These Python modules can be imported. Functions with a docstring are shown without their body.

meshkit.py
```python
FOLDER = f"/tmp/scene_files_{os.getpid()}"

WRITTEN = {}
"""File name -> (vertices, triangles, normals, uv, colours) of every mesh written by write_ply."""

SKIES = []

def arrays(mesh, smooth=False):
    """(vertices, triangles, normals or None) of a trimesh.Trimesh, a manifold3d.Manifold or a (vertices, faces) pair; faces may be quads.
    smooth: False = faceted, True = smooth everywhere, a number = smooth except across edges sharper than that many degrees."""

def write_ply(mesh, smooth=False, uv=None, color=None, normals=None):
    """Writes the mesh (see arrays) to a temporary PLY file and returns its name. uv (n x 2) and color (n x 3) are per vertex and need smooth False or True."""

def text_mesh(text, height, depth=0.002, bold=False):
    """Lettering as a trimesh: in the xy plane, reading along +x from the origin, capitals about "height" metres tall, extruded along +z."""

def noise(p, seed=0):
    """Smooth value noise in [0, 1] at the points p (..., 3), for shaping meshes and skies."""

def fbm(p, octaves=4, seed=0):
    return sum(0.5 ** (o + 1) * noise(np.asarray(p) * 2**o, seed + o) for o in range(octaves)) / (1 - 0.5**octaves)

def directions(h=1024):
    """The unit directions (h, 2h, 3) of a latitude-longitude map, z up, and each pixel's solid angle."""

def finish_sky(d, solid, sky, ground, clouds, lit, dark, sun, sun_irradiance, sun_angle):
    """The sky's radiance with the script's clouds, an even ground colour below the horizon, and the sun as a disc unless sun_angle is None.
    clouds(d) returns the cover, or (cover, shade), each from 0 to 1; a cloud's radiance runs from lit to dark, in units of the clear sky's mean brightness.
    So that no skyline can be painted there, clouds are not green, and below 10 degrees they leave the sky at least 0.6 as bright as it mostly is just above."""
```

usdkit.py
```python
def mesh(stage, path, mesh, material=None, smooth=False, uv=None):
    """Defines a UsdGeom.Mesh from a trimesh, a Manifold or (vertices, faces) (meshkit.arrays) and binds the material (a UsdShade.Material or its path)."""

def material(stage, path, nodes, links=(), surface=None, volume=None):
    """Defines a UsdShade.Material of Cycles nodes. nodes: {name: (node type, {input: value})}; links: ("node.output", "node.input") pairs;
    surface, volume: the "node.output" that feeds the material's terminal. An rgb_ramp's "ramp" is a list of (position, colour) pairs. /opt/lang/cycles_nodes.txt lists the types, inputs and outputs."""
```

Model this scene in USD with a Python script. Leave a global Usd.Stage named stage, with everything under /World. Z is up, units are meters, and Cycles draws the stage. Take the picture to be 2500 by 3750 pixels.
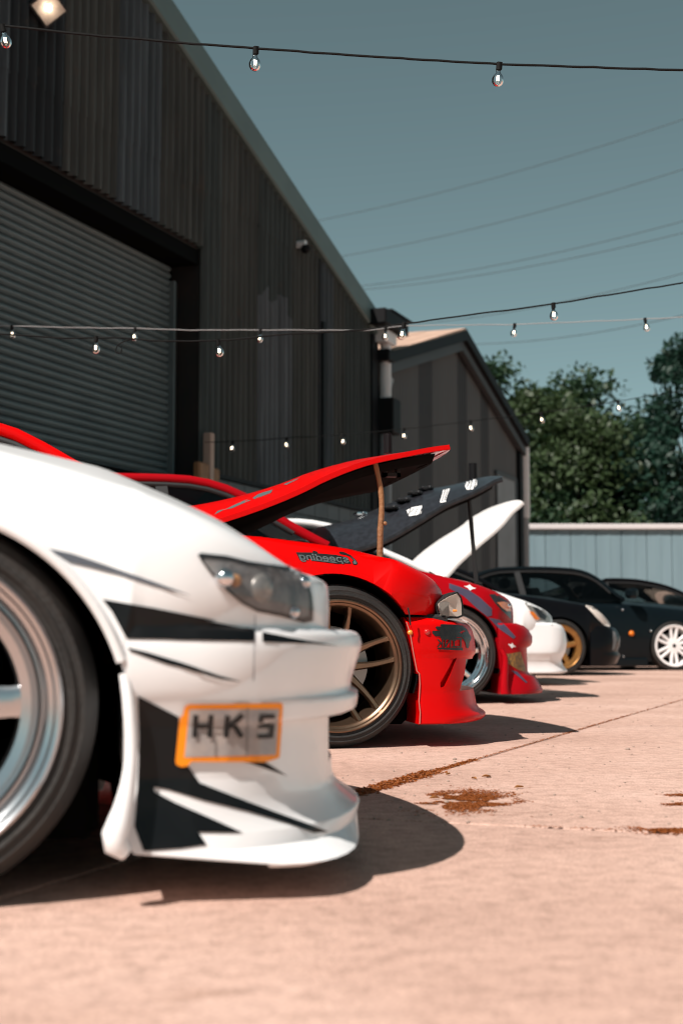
import math, random
import numpy as np, trimesh, shapely, shapely.geometry as sg, manifold3d as mf
import usdkit, meshkit
from pxr import Usd, UsdGeom, UsdLux, UsdShade, Gf, Sdf

# ------------------------------------------------------------------ camera, sky, sun, exposure
stage = Usd.Stage.CreateInMemory()
UsdGeom.SetStageUpAxis(stage, 'Z'); UsdGeom.SetStageMetersPerUnit(stage, 1.0)
UsdGeom.Xform.Define(stage, '/World'); UsdGeom.Scope.Define(stage, '/World/Looks')
F, HZ, EYE, CX, CY = 5208.0, 2330.0, .41, 1250., 1875.           # lens in pixels of the photograph, horizon row, eye height
YAW, PITCH = math.radians(10), math.atan((2330.0 - 1875.) / 5208.0)
RT = np.array([math.cos(YAW), -math.sin(YAW), 0]); FH = np.array([math.sin(YAW), math.cos(YAW), 0]); ZZ = np.array([0, 0, 1.])
FW = FH * math.cos(PITCH) + ZZ * math.sin(PITCH); UP = -FH * math.sin(PITCH) + ZZ * math.cos(PITCH)
CAM = np.array([0, 0, EYE])
cam = UsdGeom.Camera.Define(stage, '/World/camera')
cam.AddTransformOp().Set(Gf.Matrix4d(*RT, 0, *UP, 0, *(-FW), 0, *CAM, 1))
cam.CreateHorizontalApertureAttr(24.0); cam.CreateVerticalApertureAttr(36.0); cam.CreateFocalLengthAttr(50.0)
cam.CreateFStopAttr(3.5); cam.CreateFocusDistanceAttr(4.8); cam.CreateClippingRangeAttr(Gf.Vec2f(.05, 2000))
cam.CreateExposureAttr(0.45)
SUN_EL = math.radians(51); SH = np.array([.772, .636]); SH /= np.linalg.norm(SH)
SUN = np.array([-SH[0] * math.cos(SUN_EL), -SH[1] * math.cos(SUN_EL), math.sin(SUN_EL)])
sun = UsdLux.DistantLight.Define(stage, '/World/sun')
_x = np.cross([0, 0, 1.], SUN); _x /= np.linalg.norm(_x); _y = np.cross(SUN, _x)
sun.AddTransformOp().Set(Gf.Matrix4d(*_x, 0, *_y, 0, *SUN, 0, 0, 0, 0, 1))
sun.CreateIntensityAttr(1.25); sun.CreateAngleAttr(.53); sun.CreateNormalizeAttr(True); sun.CreateColorAttr(Gf.Vec3f(1, .93, .86))
sky = UsdLux.DomeLight.Define(stage, '/World/sky')
sky_m = usdkit.material(stage, '/World/Looks/sky', {
    's': ('sky_texture', {'sky_type': 'single_scattering', 'sun_disc': False, 'sun_elevation': SUN_EL, 'sun_rotation': math.atan2(SUN[0], SUN[1]), 'air_density': 1.0, 'altitude': 3000., 'aerosol_density': 2.2, 'ozone_density': 1.0}),
    'h': ('hsv', {'saturation': .50, 'value': 1.0, 'hue': .468}),
    't': ('mix', {'mix_type': 'multiply', 'fac': 1.0, 'color2': (.82, 1.0, .93)}),
    'b': ('background_shader', {'strength': .055})},
    [('s.color', 'h.color'), ('h.color', 't.color1'), ('t.color', 'b.color')], surface='b.background')
UsdShade.MaterialBindingAPI.Apply(sky.GetPrim()).Bind(sky_m)
sky.GetPrim().SetCustomDataByKey('kind', 'structure'); sky.GetPrim().SetCustomDataByKey('label', 'clear hazy teal blue sky over the yard')

# ------------------------------------------------------------------ helpers
rng = np.random.default_rng(7); random.seed(7)
DD = 2500 / 1568.
used = {}
def uniq(path):
    n = used.get(path); used[path] = 0 if n is None else n + 1
    return path if n is None else f'{path}_{n + 1:03d}'
def P(o): return o if isinstance(o, str) else str(o.GetPath())
def tag(o, label=None, cat=None, group=None, kind=None):
    pr = o if isinstance(o, Usd.Prim) else o.GetPrim()
    for k, v in (('label', label), ('category', cat), ('group', group), ('kind', kind)):
        if v: pr.SetCustomDataByKey(k, v)
    return pr
def thing(name, label, cat, loc=(0, 0, 0), rz=0, group=None, kind=None):
    x = UsdGeom.Xform.Define(stage, uniq('/World/' + name)); x.AddTranslateOp().Set(Gf.Vec3d(*map(float, loc)))
    if rz: x.AddRotateZOp().Set(float(math.degrees(rz)))
    return tag(x, label, cat, group, kind)
def part(parent, name, mesh, mat, smooth=32, label=None, loc=None, rz=None, kind=None):
    m = usdkit.mesh(stage, uniq((P(parent) if parent else '/World') + '/' + name), mesh, MAT[mat], smooth=smooth)
    if loc is not None: m.AddTranslateOp().Set(Gf.Vec3d(*map(float, loc)))
    if rz: m.AddRotateZOp().Set(float(math.degrees(rz)))
    return tag(m, label, kind=kind)
def ray(u, v): return FW + RT * (u - CX) / F - UP * (v - CY) / F
def on_y(u, v, y): r = ray(u, v); return CAM + r * (y / r[1])
def on_g(u, v, z=0.): r = ray(u, v); return CAM + r * ((z - EYE) / r[2])
def at_d(u, v, d): r = ray(u, v); return CAM + r * (d / (r @ FH))          # point of a pixel's ray at horizontal depth d
def cat(ms): return trimesh.util.concatenate([m for m in ms if m is not None and len(m.faces)])
def box(lo, hi):
    lo, hi = np.minimum(lo, hi), np.maximum(lo, hi)
    return trimesh.creation.box(np.array(hi, float) - lo, trimesh.transformations.translation_matrix((np.array(lo, float) + hi) / 2))
def cbox(lo, hi, c=.01):                                                   # chamfered box
    lo, hi = np.minimum(lo, hi).astype(float), np.maximum(lo, hi).astype(float); c = min(c, *(.45 * (hi - lo)))
    pts = []
    for i in range(8):
        s = np.array([i & 1, i >> 1 & 1, i >> 2 & 1]); p = np.where(s, hi, lo); q = np.where(s, -1, 1) * c
        for k in range(3):
            e = q.copy(); e[k] = 0; pts.append(p + e)
    return trimesh.convex.convex_hull(np.array(pts))
def hull(pts): return trimesh.convex.convex_hull(np.asarray(pts, float))
def grid(V, closed=False):
    V = np.asarray(V, float); n, m = V.shape[:2]; f = []
    i, j = np.meshgrid(np.arange(n - 1), np.arange(m if closed else m - 1), indexing='ij'); j2 = (j + 1) % m
    q = np.stack([i * m + j, i * m + j2, (i + 1) * m + j2, (i + 1) * m + j], -1).reshape(-1, 4)
    return trimesh.Trimesh(V.reshape(-1, 3), np.vstack([q[:, [0, 1, 2]], q[:, [0, 2, 3]]]), process=False)
def solid(V):                                                              # closed loft: rows of closed loops, ends capped
    V = np.asarray(V, float); n, m = V.shape[:2]; g = grid(V, True)
    v = np.vstack([g.vertices, V[0].mean(0), V[-1].mean(0)]); k = np.arange(m); k2 = (k + 1) % m
    f = np.vstack([g.faces, np.stack([k2, k, np.full(m, n * m)], 1), np.stack([k + (n - 1) * m, k2 + (n - 1) * m, np.full(m, n * m + 1)], 1)])
    t = trimesh.Trimesh(v, f, process=False)
    if t.volume < 0: t.invert()
    return t
def man(t):
    return mf.Manifold(mf.Mesh(np.asarray(t.vertices, np.float32), np.asarray(t.faces, np.uint32)))
def unman(m):
    x = m.to_mesh(); return trimesh.Trimesh(np.array(x.vert_properties[:, :3]), np.array(x.tri_verts), process=False)
def cut(t, tools):
    m = man(t)
    if m.status() != mf.Error.NoError: print('not manifold', m.status()); return t
    for k in tools: m = m - man(k)
    return unman(m)
def prism_y(poly, y0, y1):                                                 # (x, z) polygon extruded along y
    t = trimesh.creation.extrude_polygon(sg.Polygon(poly).buffer(0), y1 - y0, engine='earcut')
    v = t.vertices; t.vertices = np.stack([v[:, 0], y0 + v[:, 2], v[:, 1]], 1); t.fix_normals(); return t
def cyl_y(c, r, y0, y1, n=64): 
    a = np.arange(n) * 2 * np.pi / n
    return prism_y(np.stack([c[0] + r * np.cos(a), c[1] + r * np.sin(a)], 1), y0, y1)
def lathe_y(prof, n=72, a0=0, a1=2 * np.pi):                               # profile of (r, y) turned about the y axis
    a = np.linspace(a0, a1, n + 1); p = np.asarray(prof, float)
    t = grid(np.stack([np.stack([r * np.cos(a), np.full_like(a, y), r * np.sin(a)], 1) for r, y in p]))
    t.merge_vertices(); return t
def smooth_path(p, n=8):
    from scipy.interpolate import PchipInterpolator
    p = np.asarray(p, float); s = np.r_[0, np.cumsum(np.linalg.norm(np.diff(p, axis=0), axis=1))]
    return PchipInterpolator(s, p)(np.linspace(0, s[-1], n))
def tube(path, r, n=8, ry=None, up=(0, 0, 1)):
    p = np.asarray(path, float); t = np.gradient(p, axis=0); t /= np.linalg.norm(t, axis=1, keepdims=True) + 1e-12
    u = np.asarray((0, 1., 0) if abs(t[:, 2]).mean() > .75 and tuple(up) == (0, 0, 1) else up, float); a = np.cross(t, u); bad = np.linalg.norm(a, axis=1) < .05; a[bad] = np.cross(t[bad], [1., .3, 0]); a /= np.linalg.norm(a, axis=1, keepdims=True)
    b = np.cross(a, t); r = np.broadcast_to(r, len(p)); ry = r if ry is None else np.broadcast_to(ry, len(p))
    k = np.arange(n) * 2 * np.pi / n + np.pi / n
    return solid(p[:, None] + r[:, None, None] * np.cos(k)[None, :, None] * a[:, None] + ry[:, None, None] * np.sin(k)[None, :, None] * b[:, None])
def cyl(p, q, r, n=12, r2=None): return tube([p, q], [r, r if r2 is None else r2], n)
def sphere(c, r, sub=2, s=(1, 1, 1)):
    t = trimesh.creation.icosphere(sub, r); t.apply_scale(s); t.apply_translation(c); return t
def ip(tab, x): tab = np.asarray(tab, float); return np.interp(x, tab[:, 0], tab[:, 1])
# pixel polygons laid onto a car's own surface: each vertex goes to where that surface lies, a little above it
class Surf:
    def __init__(s, meshes, org): s.t = cat(meshes); s.org = np.asarray(org, float); s.rm = trimesh.ray.ray_triangle.RayMeshIntersector(s.t) if not trimesh.ray.has_embree else trimesh.ray.ray_pyembree.RayMeshIntersector(s.t)
    def hit(s, px):
        px = np.asarray(px, float); d = np.array([ray(u, v) for u, v in px]); d /= np.linalg.norm(d, axis=1, keepdims=True); o = np.broadcast_to(CAM - s.org, d.shape)
        loc, ir, it = s.rm.intersects_location(o, d, multiple_hits=False)
        P_, N = np.full((len(px), 3), np.nan), np.zeros((len(px), 3)); P_[ir] = loc; N[ir] = s.t.face_normals[it]
        N = np.where((N * d).sum(1, keepdims=True) > 0, -N, N); return P_, N
    def lay(s, px, faces, off):
        p, n = s.hit(px); ok = ~np.isnan(p[:, 0]); f = np.asarray(faces); f = f[ok[f].all(1)]
        if not len(f): return None
        e = np.linalg.norm(p[f] - p[np.roll(f, 1, 1)], axis=2).max(1); f = f[e < max(.16, 4 * np.median(e))]
        d = CAM - s.org - np.nan_to_num(p); d /= np.linalg.norm(d, axis=1, keepdims=True); q = n * .45 + d; q /= np.linalg.norm(q, axis=1, keepdims=True); t = trimesh.Trimesh(np.nan_to_num(p + q * off), f, process=False); t.merge_vertices(); t.remove_unreferenced_vertices(); return t
    def poly(s, pts, off=.0015, cell=14, holes=()):
        g = pts if hasattr(pts, 'geom_type') else sg.Polygon(pts, holes).buffer(0); x0, y0, x1, y1 = g.bounds; vs, fs, n = [], [], 0
        for i in range(int((x1 - x0) / cell) + 1):
            for j in range(int((y1 - y0) / cell) + 1):
                c = g.intersection(sg.box(x0 + i * cell, y0 + j * cell, x0 + (i + 1) * cell, y0 + (j + 1) * cell))
                for q in getattr(c, 'geoms', [c]):
                    if q.geom_type == 'Polygon' and q.area > .02:
                        v, f = trimesh.creation.triangulate_polygon(q, engine='earcut'); vs.append(v); fs.append(f + n); n += len(v)
        return s.lay(np.vstack(vs), np.vstack(fs), off)
    def text(s, word, org, xdir, ydir, off=.002, bold=True):                # lettering: a unit of height maps to ydir, of advance to xdir
        t = meshkit.text_mesh(word, 1.0, .01, bold); v, f = t.vertices, t.faces
        f = f[(v[f][:, :, 2] > .005).all(1)]
        px = np.asarray(org) + (v[:, :1] / v[:, 0].max()) * np.asarray(xdir) + v[:, 1:2] * np.asarray(ydir)
        return s.lay(px, f, off)
def crop(x0, y0, k): return lambda pts: [(x0 + k * a, y0 + k * b) for a, b in pts]
c1, c2, c3, c4 = crop(0, 1900, .5102), crop(600, 1900, .5102), crop(0, 2500, .5102), crop(700, 2500, .5102)
c5, c6, r3, r1, kk, ee = crop(1050, 1950, .2551), crop(1450, 2100, .2551), crop(650, 1600, .4464), crop(1150, 1650, .5421), crop(1650, 2050, .3189), crop(1950, 2050, .3508)

# ------------------------------------------------------------------ materials
MAT = {}
def mat(name, nodes, links, surface='p.BSDF', volume=None): MAT[name] = usdkit.material(stage, '/World/Looks/' + name, nodes, links, surface, volume)
def plain(name, col, rough=.5, metal=0., **k): mat(name, {'p': ('principled_bsdf', {'base_color': col, 'roughness': rough, 'metallic': metal, **k})}, [])
def paint(name, col, rough=.38, coat=1.0, dust=.12, spec=.35):
    mat(name, {'g': ('geometry', {}), 'n': ('noise_texture', {'scale': 6, 'detail': 5}), 'r': ('map_range', {'from_min': .4, 'from_max': .75, 'to_min': 0., 'to_max': dust, 'clamp': True}),
               'm': ('mix', {'color1': col, 'color2': tuple(.6 * c + .4 * d for c, d in zip(col, (.35, .3, .26)))}), 'r2': ('map_range', {'from_min': .3, 'from_max': .8, 'to_min': rough - .06, 'to_max': rough + .1}),
               'p': ('principled_bsdf', {'coat_weight': coat, 'coat_roughness': .06, 'coat_ior': 1.4, 'specular_ior_level': spec})},
        [('g.position', 'n.vector'), ('n.fac', 'r.value'), ('r.result', 'm.fac'), ('m.color', 'p.base_color'), ('n.fac', 'r2.value'), ('r2.result', 'p.roughness')])
def mottled(name, a, b, scale=3., rough=.7, bump=0., bscale=40., metal=0., stretch=(1, 1, 1)):
    mat(name, {'g': ('geometry', {}), 'mp': ('mapping', {'scale': stretch}), 'n': ('noise_texture', {'scale': scale, 'detail': 6, 'roughness': .6}), 'r': ('map_range', {'from_min': .35, 'from_max': .65, 'clamp': True}),
               'm': ('mix', {'color1': a, 'color2': b}), 'n2': ('noise_texture', {'scale': bscale, 'detail': 4}), 'b': ('bump', {'strength': bump, 'distance': .01}), 'p': ('principled_bsdf', {'roughness': rough, 'metallic': metal})},
        [('g.position', 'mp.vector'), ('mp.vector', 'n.vector'), ('n.fac', 'r.value'), ('r.result', 'm.fac'), ('m.color', 'p.base_color'), ('g.position', 'n2.vector'), ('n2.fac', 'b.height'), ('b.normal', 'p.normal')])
paint('white_paint', (.80, .80, .81), .36, .35); paint('red_paint', (.58, .0008, .0008), .36, .28, dust=.0, spec=.06); paint('crimson_paint', (.33, .002, .006), .36, .25, .0, .05); paint('black_paint', (.003, .003, .004), .3, .22, .0, .1)
paint('teal_black_paint', (.003, .006, .008), .3, .22, .0, .1); paint('hood_white', (.80, .79, .78), .5, .3)
paint('livery_black', (.004, .005, .006), .35, .25, .03, .15); plain('livery_grey', (.09, .10, .12), .4); paint('livery_purple', (.06, .05, .09), .35)
plain('orange_border', (.90, .26, .0), .4); mottled('plate_grey', (.42, .36, .33), (.30, .28, .28), 25, .5); plain('red_edge', (.50, .16, .13), .5); plain('plate_seam', (.22, .20, .19), .5); plain('ink_black', (.006, .005, .005), .45)
plain('sticker_grey', (.075, .095, .10), .6); plain('sticker_white', (.8, .79, .79), .45); mottled('sticker_black', (.006, .006, .007), (.016, .014, .013), 90, .4, .2, 200); mottled('mesh_gold', (.30, .15, .03), (.08, .05, .03), 60, .5)
mottled('carbon', (.022, .024, .03), (.012, .012, .015), 30, .28, stretch=(1, 1, 1)); plain('chrome', (.75, .76, .78), .10, 1.); plain('silver', (.55, .56, .58), .22, 1.)
mottled('bronze', (.235, .150, .098), (.19, .122, .082), 20, .33, metal=.9); mottled('gold_wheel', (.36, .17, .045), (.28, .13, .04), 20, .35, metal=.6); plain('white_wheel', (.82, .80, .80), .4)
mottled('rubber', (.013, .0125, .0125), (.024, .021, .019), 12, .62, .25, 120); plain('black_plastic', (.012, .012, .013), .55); plain('dark_metal', (.03, .03, .032), .45, .6); plain('brake_steel', (.30, .29, .28), .35, 1.); plain('caliper_red', (.4, .02, .015), .4)
plain('liner_black', (.003, .003, .003), .95, specular_ior_level=.05); plain('interior', (.012, .012, .013), .8); plain('amber', (.85, .20, .01), .25, transmission_weight=.2); plain('amber_dull', (.45, .22, .09), .4); plain('amber_bulb', (.8, .28, .05), .2); plain('marker_red', (.5, .01, .01), .12, coat_weight=1.)
plain('lamp_housing', (.30, .28, .26), .35, .5); plain('lamp_dark', (.035, .037, .04), .3, .4); plain('lamp_pale', (.72, .64, .58), .35); mottled('lamp_smoke', (.30, .285, .275), (.13, .132, .136), 26, .9, .3, 60)
def pane(name, tint, gl=.05, ior=1.45):
    mat(name, {'t': ('transparent_bsdf', {'color': tint}), 'g': ('glossy_bsdf', {'roughness': gl, 'color': (.9, .9, .9)}), 'f': ('fresnel', {'IOR': ior}), 'm': ('mix_closure', {})}, [('f.fac', 'm.fac'), ('t.BSDF', 'm.closure1'), ('g.BSDF', 'm.closure2')], 'm.closure')
pane('car_glass', (.38, .42, .42), .05, 1.35); pane('lamp_glass', (.86, .86, .86), .08, 1.5); pane('lamp_cover_clear', (.95, .94, .93), .1, 1.2); pane('bulb_glass', (.93, .95, .95), .02, 1.5); mat('smoked_glass', {'t': ('transparent_bsdf', {'color': (.80, .80, .81)}), 'g': ('glossy_bsdf', {'roughness': .1, 'color': (.9, .9, .9)}), 'm': ('mix_closure', {'fac': .055})}, [('t.BSDF', 'm.closure1'), ('g.BSDF', 'm.closure2')], 'm.closure')
mat('filament', {'e': ('emission', {'color': (1, .78, .55), 'strength': 9.})}, [], 'e.emission'); mat('lamp_glow', {'e': ('emission', {'color': (1, .82, .62), 'strength': 6.5})}, [], 'e.emission')
mottled('wood', (.33, .15, .06), (.20, .085, .035), 18, .65, .5, 60, stretch=(1, 1, .15))
mottled('post_wood', (.45, .30, .24), (.36, .23, .18), 6, .8, stretch=(1, 1, .2)); plain('cable_black', (.008, .008, .008), .8, specular_ior_level=.15); plain('cable_grey', (.30, .29, .29), .5); plain('power_cable', (.06, .07, .075), .8)
SHEETS = ['sheet_%s' % n for n in ('brown', 'blue', 'dark', 'grey', 'green')]
for n, a in zip(SHEETS, ((.068, .068, .062), (.070, .082, .092), (.020, .022, .025), (.105, .112, .122), (.052, .060, .058))):
    mat(n, {'g': ('geometry', {}), 'mp': ('mapping', {'scale': (1, 1, .06)}), 'n': ('noise_texture', {'scale': 7., 'detail': 6, 'roughness': .7}), 'r': ('map_range', {'from_min': .34, 'from_max': .66, 'clamp': True}), 'm': ('mix', {'color1': tuple(1.15 * c for c in a), 'color2': tuple(.52 * c for c in a)}),
        'n2': ('noise_texture', {'scale': 2.4, 'detail': 8, 'roughness': .7}), 'r2': ('map_range', {'from_min': .60, 'from_max': .74, 'to_max': .55, 'clamp': True}), 'm2': ('mix', {'color2': (.085, .052, .036)}), 'p': ('principled_bsdf', {'roughness': .62, 'specular_ior_level': .3})},
        [('g.position', 'mp.vector'), ('mp.vector', 'n.vector'), ('n.fac', 'r.value'), ('r.result', 'm.fac'), ('g.position', 'n2.vector'), ('n2.fac', 'r2.value'), ('r2.result', 'm2.fac'), ('m.color', 'm2.color1'), ('m2.color', 'p.base_color')])
mottled('slat_grey', (.095, .116, .119), (.076, .094, .097), 2.2, .5); mottled('flashing', (.095, .128, .122), (.08, .108, .104), 1.2, .55); mottled('rust_black', (.004, .004, .004), (.012, .006, .004), 3, .8)
mottled('block_grey', (.125, .13, .134), (.095, .098, .102), 2, .85, .3, 30); mottled('shed_sheet', (.085, .086, .088), (.07, .071, .074), 1, .6, stretch=(1, 1, .3)); mottled('shed_dark', (.035, .036, .04), (.028, .029, .032), 1, .6)
mottled('roof_orange', (.50, .33, .25), (.36, .24, .18), 2.5, .85, .3, 20); plain('pipe_white', (.62, .60, .60), .45); plain('pipe_grey', (.22, .22, .23), .5); plain('gutter_black', (.006, .006, .007), .6, specular_ior_level=.15)
mottled('fence_blue', (.170, .250, .285), (.146, .218, .250), 1.0, .65, stretch=(3, 3, .3)); plain('coping', (.60, .56, .56), .6); mottled('panel_grey', (.20, .21, .22), (.16, .165, .17), 1.5, .7)
mottled('soil', (.06, .04, .025), (.10, .065, .04), 30, .95, .6, 60)
mat('concrete', {'g': ('geometry', {}), 'n1': ('noise_texture', {'scale': .9, 'detail': 6, 'roughness': .62}), 'n2': ('noise_texture', {'scale': 24, 'detail': 6, 'roughness': .7}), 'n3': ('noise_texture', {'scale': 170, 'detail': 3, 'roughness': .6}),
    'v': ('voronoi_texture', {'scale': 95, 'randomness': 1.}), 'ra': ('rgb_ramp', {'ramp': [(.30, (.40, .256, .206)), (.50, (.515, .340, .278)), (.72, (.605, .418, .352))]}),
    'rb': ('rgb_ramp', {'ramp': [(.30, (.62, .60, .58)), (.5, (.99, .98, .98)), (.72, (1.22, 1.22, 1.22))]}), 'm1': ('mix', {'mix_type': 'multiply', 'fac': .8}),
    'rc': ('rgb_ramp', {'ramp': [(.34, (.52, .49, .47)), (.5, (1, 1, 1)), (.66, (1.26, 1.25, 1.24))]}), 'm2': ('mix', {'mix_type': 'multiply', 'fac': .62}),
    'rd': ('rgb_ramp', {'ramp': [(.0, (.55, .5, .46)), (.10, (1, 1, 1)), (1., (1, 1, 1))]}), 'm3': ('mix', {'mix_type': 'multiply', 'fac': .5}),
    'mp': ('mapping', {'scale': (1., 2.2, 1.), 'rotation': (0, 0, .5)}), 'n4': ('noise_texture', {'scale': 2.6, 'detail': 7, 'roughness': .65}), 're': ('rgb_ramp', {'ramp': [(.0, (1, 1, 1)), (.63, (1, 1, 1)), (.70, (.74, .70, .66)), (1, (.6, .56, .52))]}), 'm4': ('mix', {'mix_type': 'multiply', 'fac': .8}),
    'ad': ('math', {'math_type': 'add'}), 'b': ('bump', {'strength': .55, 'distance': .004}), 'p': ('principled_bsdf', {'roughness': .88, 'specular_ior_level': .25})},
    [('g.position', 'n1.vector'), ('g.position', 'n2.vector'), ('g.position', 'n3.vector'), ('g.position', 'v.vector'), ('n1.fac', 'ra.fac'), ('n2.fac', 'rb.fac'), ('n3.fac', 'rc.fac'), ('v.distance', 'rd.fac'),
     ('ra.color', 'm1.color1'), ('rb.color', 'm1.color2'), ('m1.color', 'm2.color1'), ('rc.color', 'm2.color2'), ('m2.color', 'm3.color1'), ('rd.color', 'm3.color2'), ('m3.color', 'm4.color1'), ('g.position', 'mp.vector'), ('mp.vector', 'n4.vector'), ('n4.fac', 're.fac'), ('re.color', 'm4.color2'), ('m4.color', 'p.base_color'), ('n2.fac', 'ad.value1'), ('n3.fac', 'ad.value2'), ('ad.value', 'b.height'), ('b.normal', 'p.normal')])
def leafy(name, ramp, trans=.35):
    mat(name, {'g': ('geometry', {}), 'r': ('rgb_ramp', {'ramp': ramp}), 'p': ('principled_bsdf', {'roughness': .55}), 't': ('translucent_bsdf', {}), 'm': ('mix_closure', {'fac': trans})},
        [('g.random_per_island', 'r.fac'), ('r.color', 'p.base_color'), ('r.color', 't.color'), ('p.BSDF', 'm.closure1'), ('t.BSDF', 'm.closure2')], 'm.closure')
leafy('leaf_green', [(0, (.026, .060, .026)), (.55, (.060, .112, .045)), (.85, (.13, .13, .055)), (1, (.22, .15, .08))])
leafy('leaf_dry', [(0, (.045, .075, .028)), (.45, (.14, .125, .05)), (1, (.32, .19, .10))])
leafy('leaf_dark', [(0, (.012, .044, .028)), (.6, (.030, .080, .048)), (1, (.065, .105, .05))])
leafy('moss', [(0, (.26, .07, .010)), (.35, (.62, .19, .022)), (.85, (.85, .36, .055)), (1, (.24, .15, .05))], .2)
leafy('dead_leaf', [(0, (.35, .16, .05)), (1, (.5, .26, .12))], .2)
mottled('bark', (.05, .04, .03), (.03, .024, .02), 8, .9); plain('pebble', (.30, .22, .18), .85)

# ------------------------------------------------------------------ the wall frame: a along the shed wall, b out into the yard
WV = np.array([.5213, .8534, 0]); WN = np.array([.8534, -.5213, 0]); WA = math.atan2(WV[1], WV[0]); WD = 7.4
def ab(a, b, z=0.): return WV * a + WN * b + ZZ * z
# ground
gs = 400.
part(None, 'ground', grid([[(-gs, -gs, -.034), (gs, -gs, -.034)], [(-gs, gs, -.034), (gs, gs, -.034)]]), 'soil', False, 'bare soil ground under and around the concrete yard', kind='structure')
yard = thing('concrete_yard', 'pinkish beige concrete yard of large slabs with mossy joints', 'yard', kind='structure')
JA, JB, GAP = [-13.0, -7.3, -1.33, 4.6, 10.6, 16.6], [-9.0, -2.9, 3.05, 9.4, 15.7, 22.0, 28.3, 34.6], .011
def ragged(p, q, seed, amp=.006, n=90):
    t = np.linspace(0, 1, n)[:, None]; x = p + (q - p) * t; d = (q - p) / np.linalg.norm(q - p); nrm = np.array([-d[1], d[0]])
    w = meshkit.fbm(np.c_[x * 7, np.full(n, seed)], 4, seed) - .5; w2 = np.maximum(0, meshkit.noise(np.c_[x * 16, np.full(n, seed + 3)], seed) - .68) * 3
    k = np.sin(np.pi * t[:, 0]) ** .2
    return x + nrm * ((w * amp * 2 + w2 * .012) * k)[:, None]
for i in range(len(JA) - 1):
    for j in range(len(JB) - 1):
        b0, b1, a0, a1 = JA[i] + GAP / 2, JA[i + 1] - GAP / 2, JB[j] + GAP / 2, JB[j + 1] - GAP / 2
        cs = [ab(a0, b0)[:2], ab(a1, b0)[:2], ab(a1, b1)[:2], ab(a0, b1)[:2]]
        edge = [ragged(cs[k], cs[(k + 1) % 4], i * 31 + j * 7 + k) for k in range(4)]
        ring = np.vstack([e[:-1] for e in edge]); ctr = ring.mean(0); dz = rng.uniform(-.0006, .0006); rows = []
        for sc, z in ((1, -.03), (1, -.006), (.9988, -.001), (.9965, 0)): rows.append(np.c_[ctr + (ring - ctr) * sc, np.full(len(ring), z + dz)])
        g = grid(np.array(rows), True); v = np.vstack([g.vertices, [*ctr, dz]]); m = len(ring); k = np.arange(m)
        f = np.vstack([g.faces, np.stack([k + 3 * m, (k + 1) % m + 3 * m, np.full(m, 4 * m)], 1)])
        t = trimesh.Trimesh(v, f, process=False)
        part(yard, 'slab', t, 'concrete', False)
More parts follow.
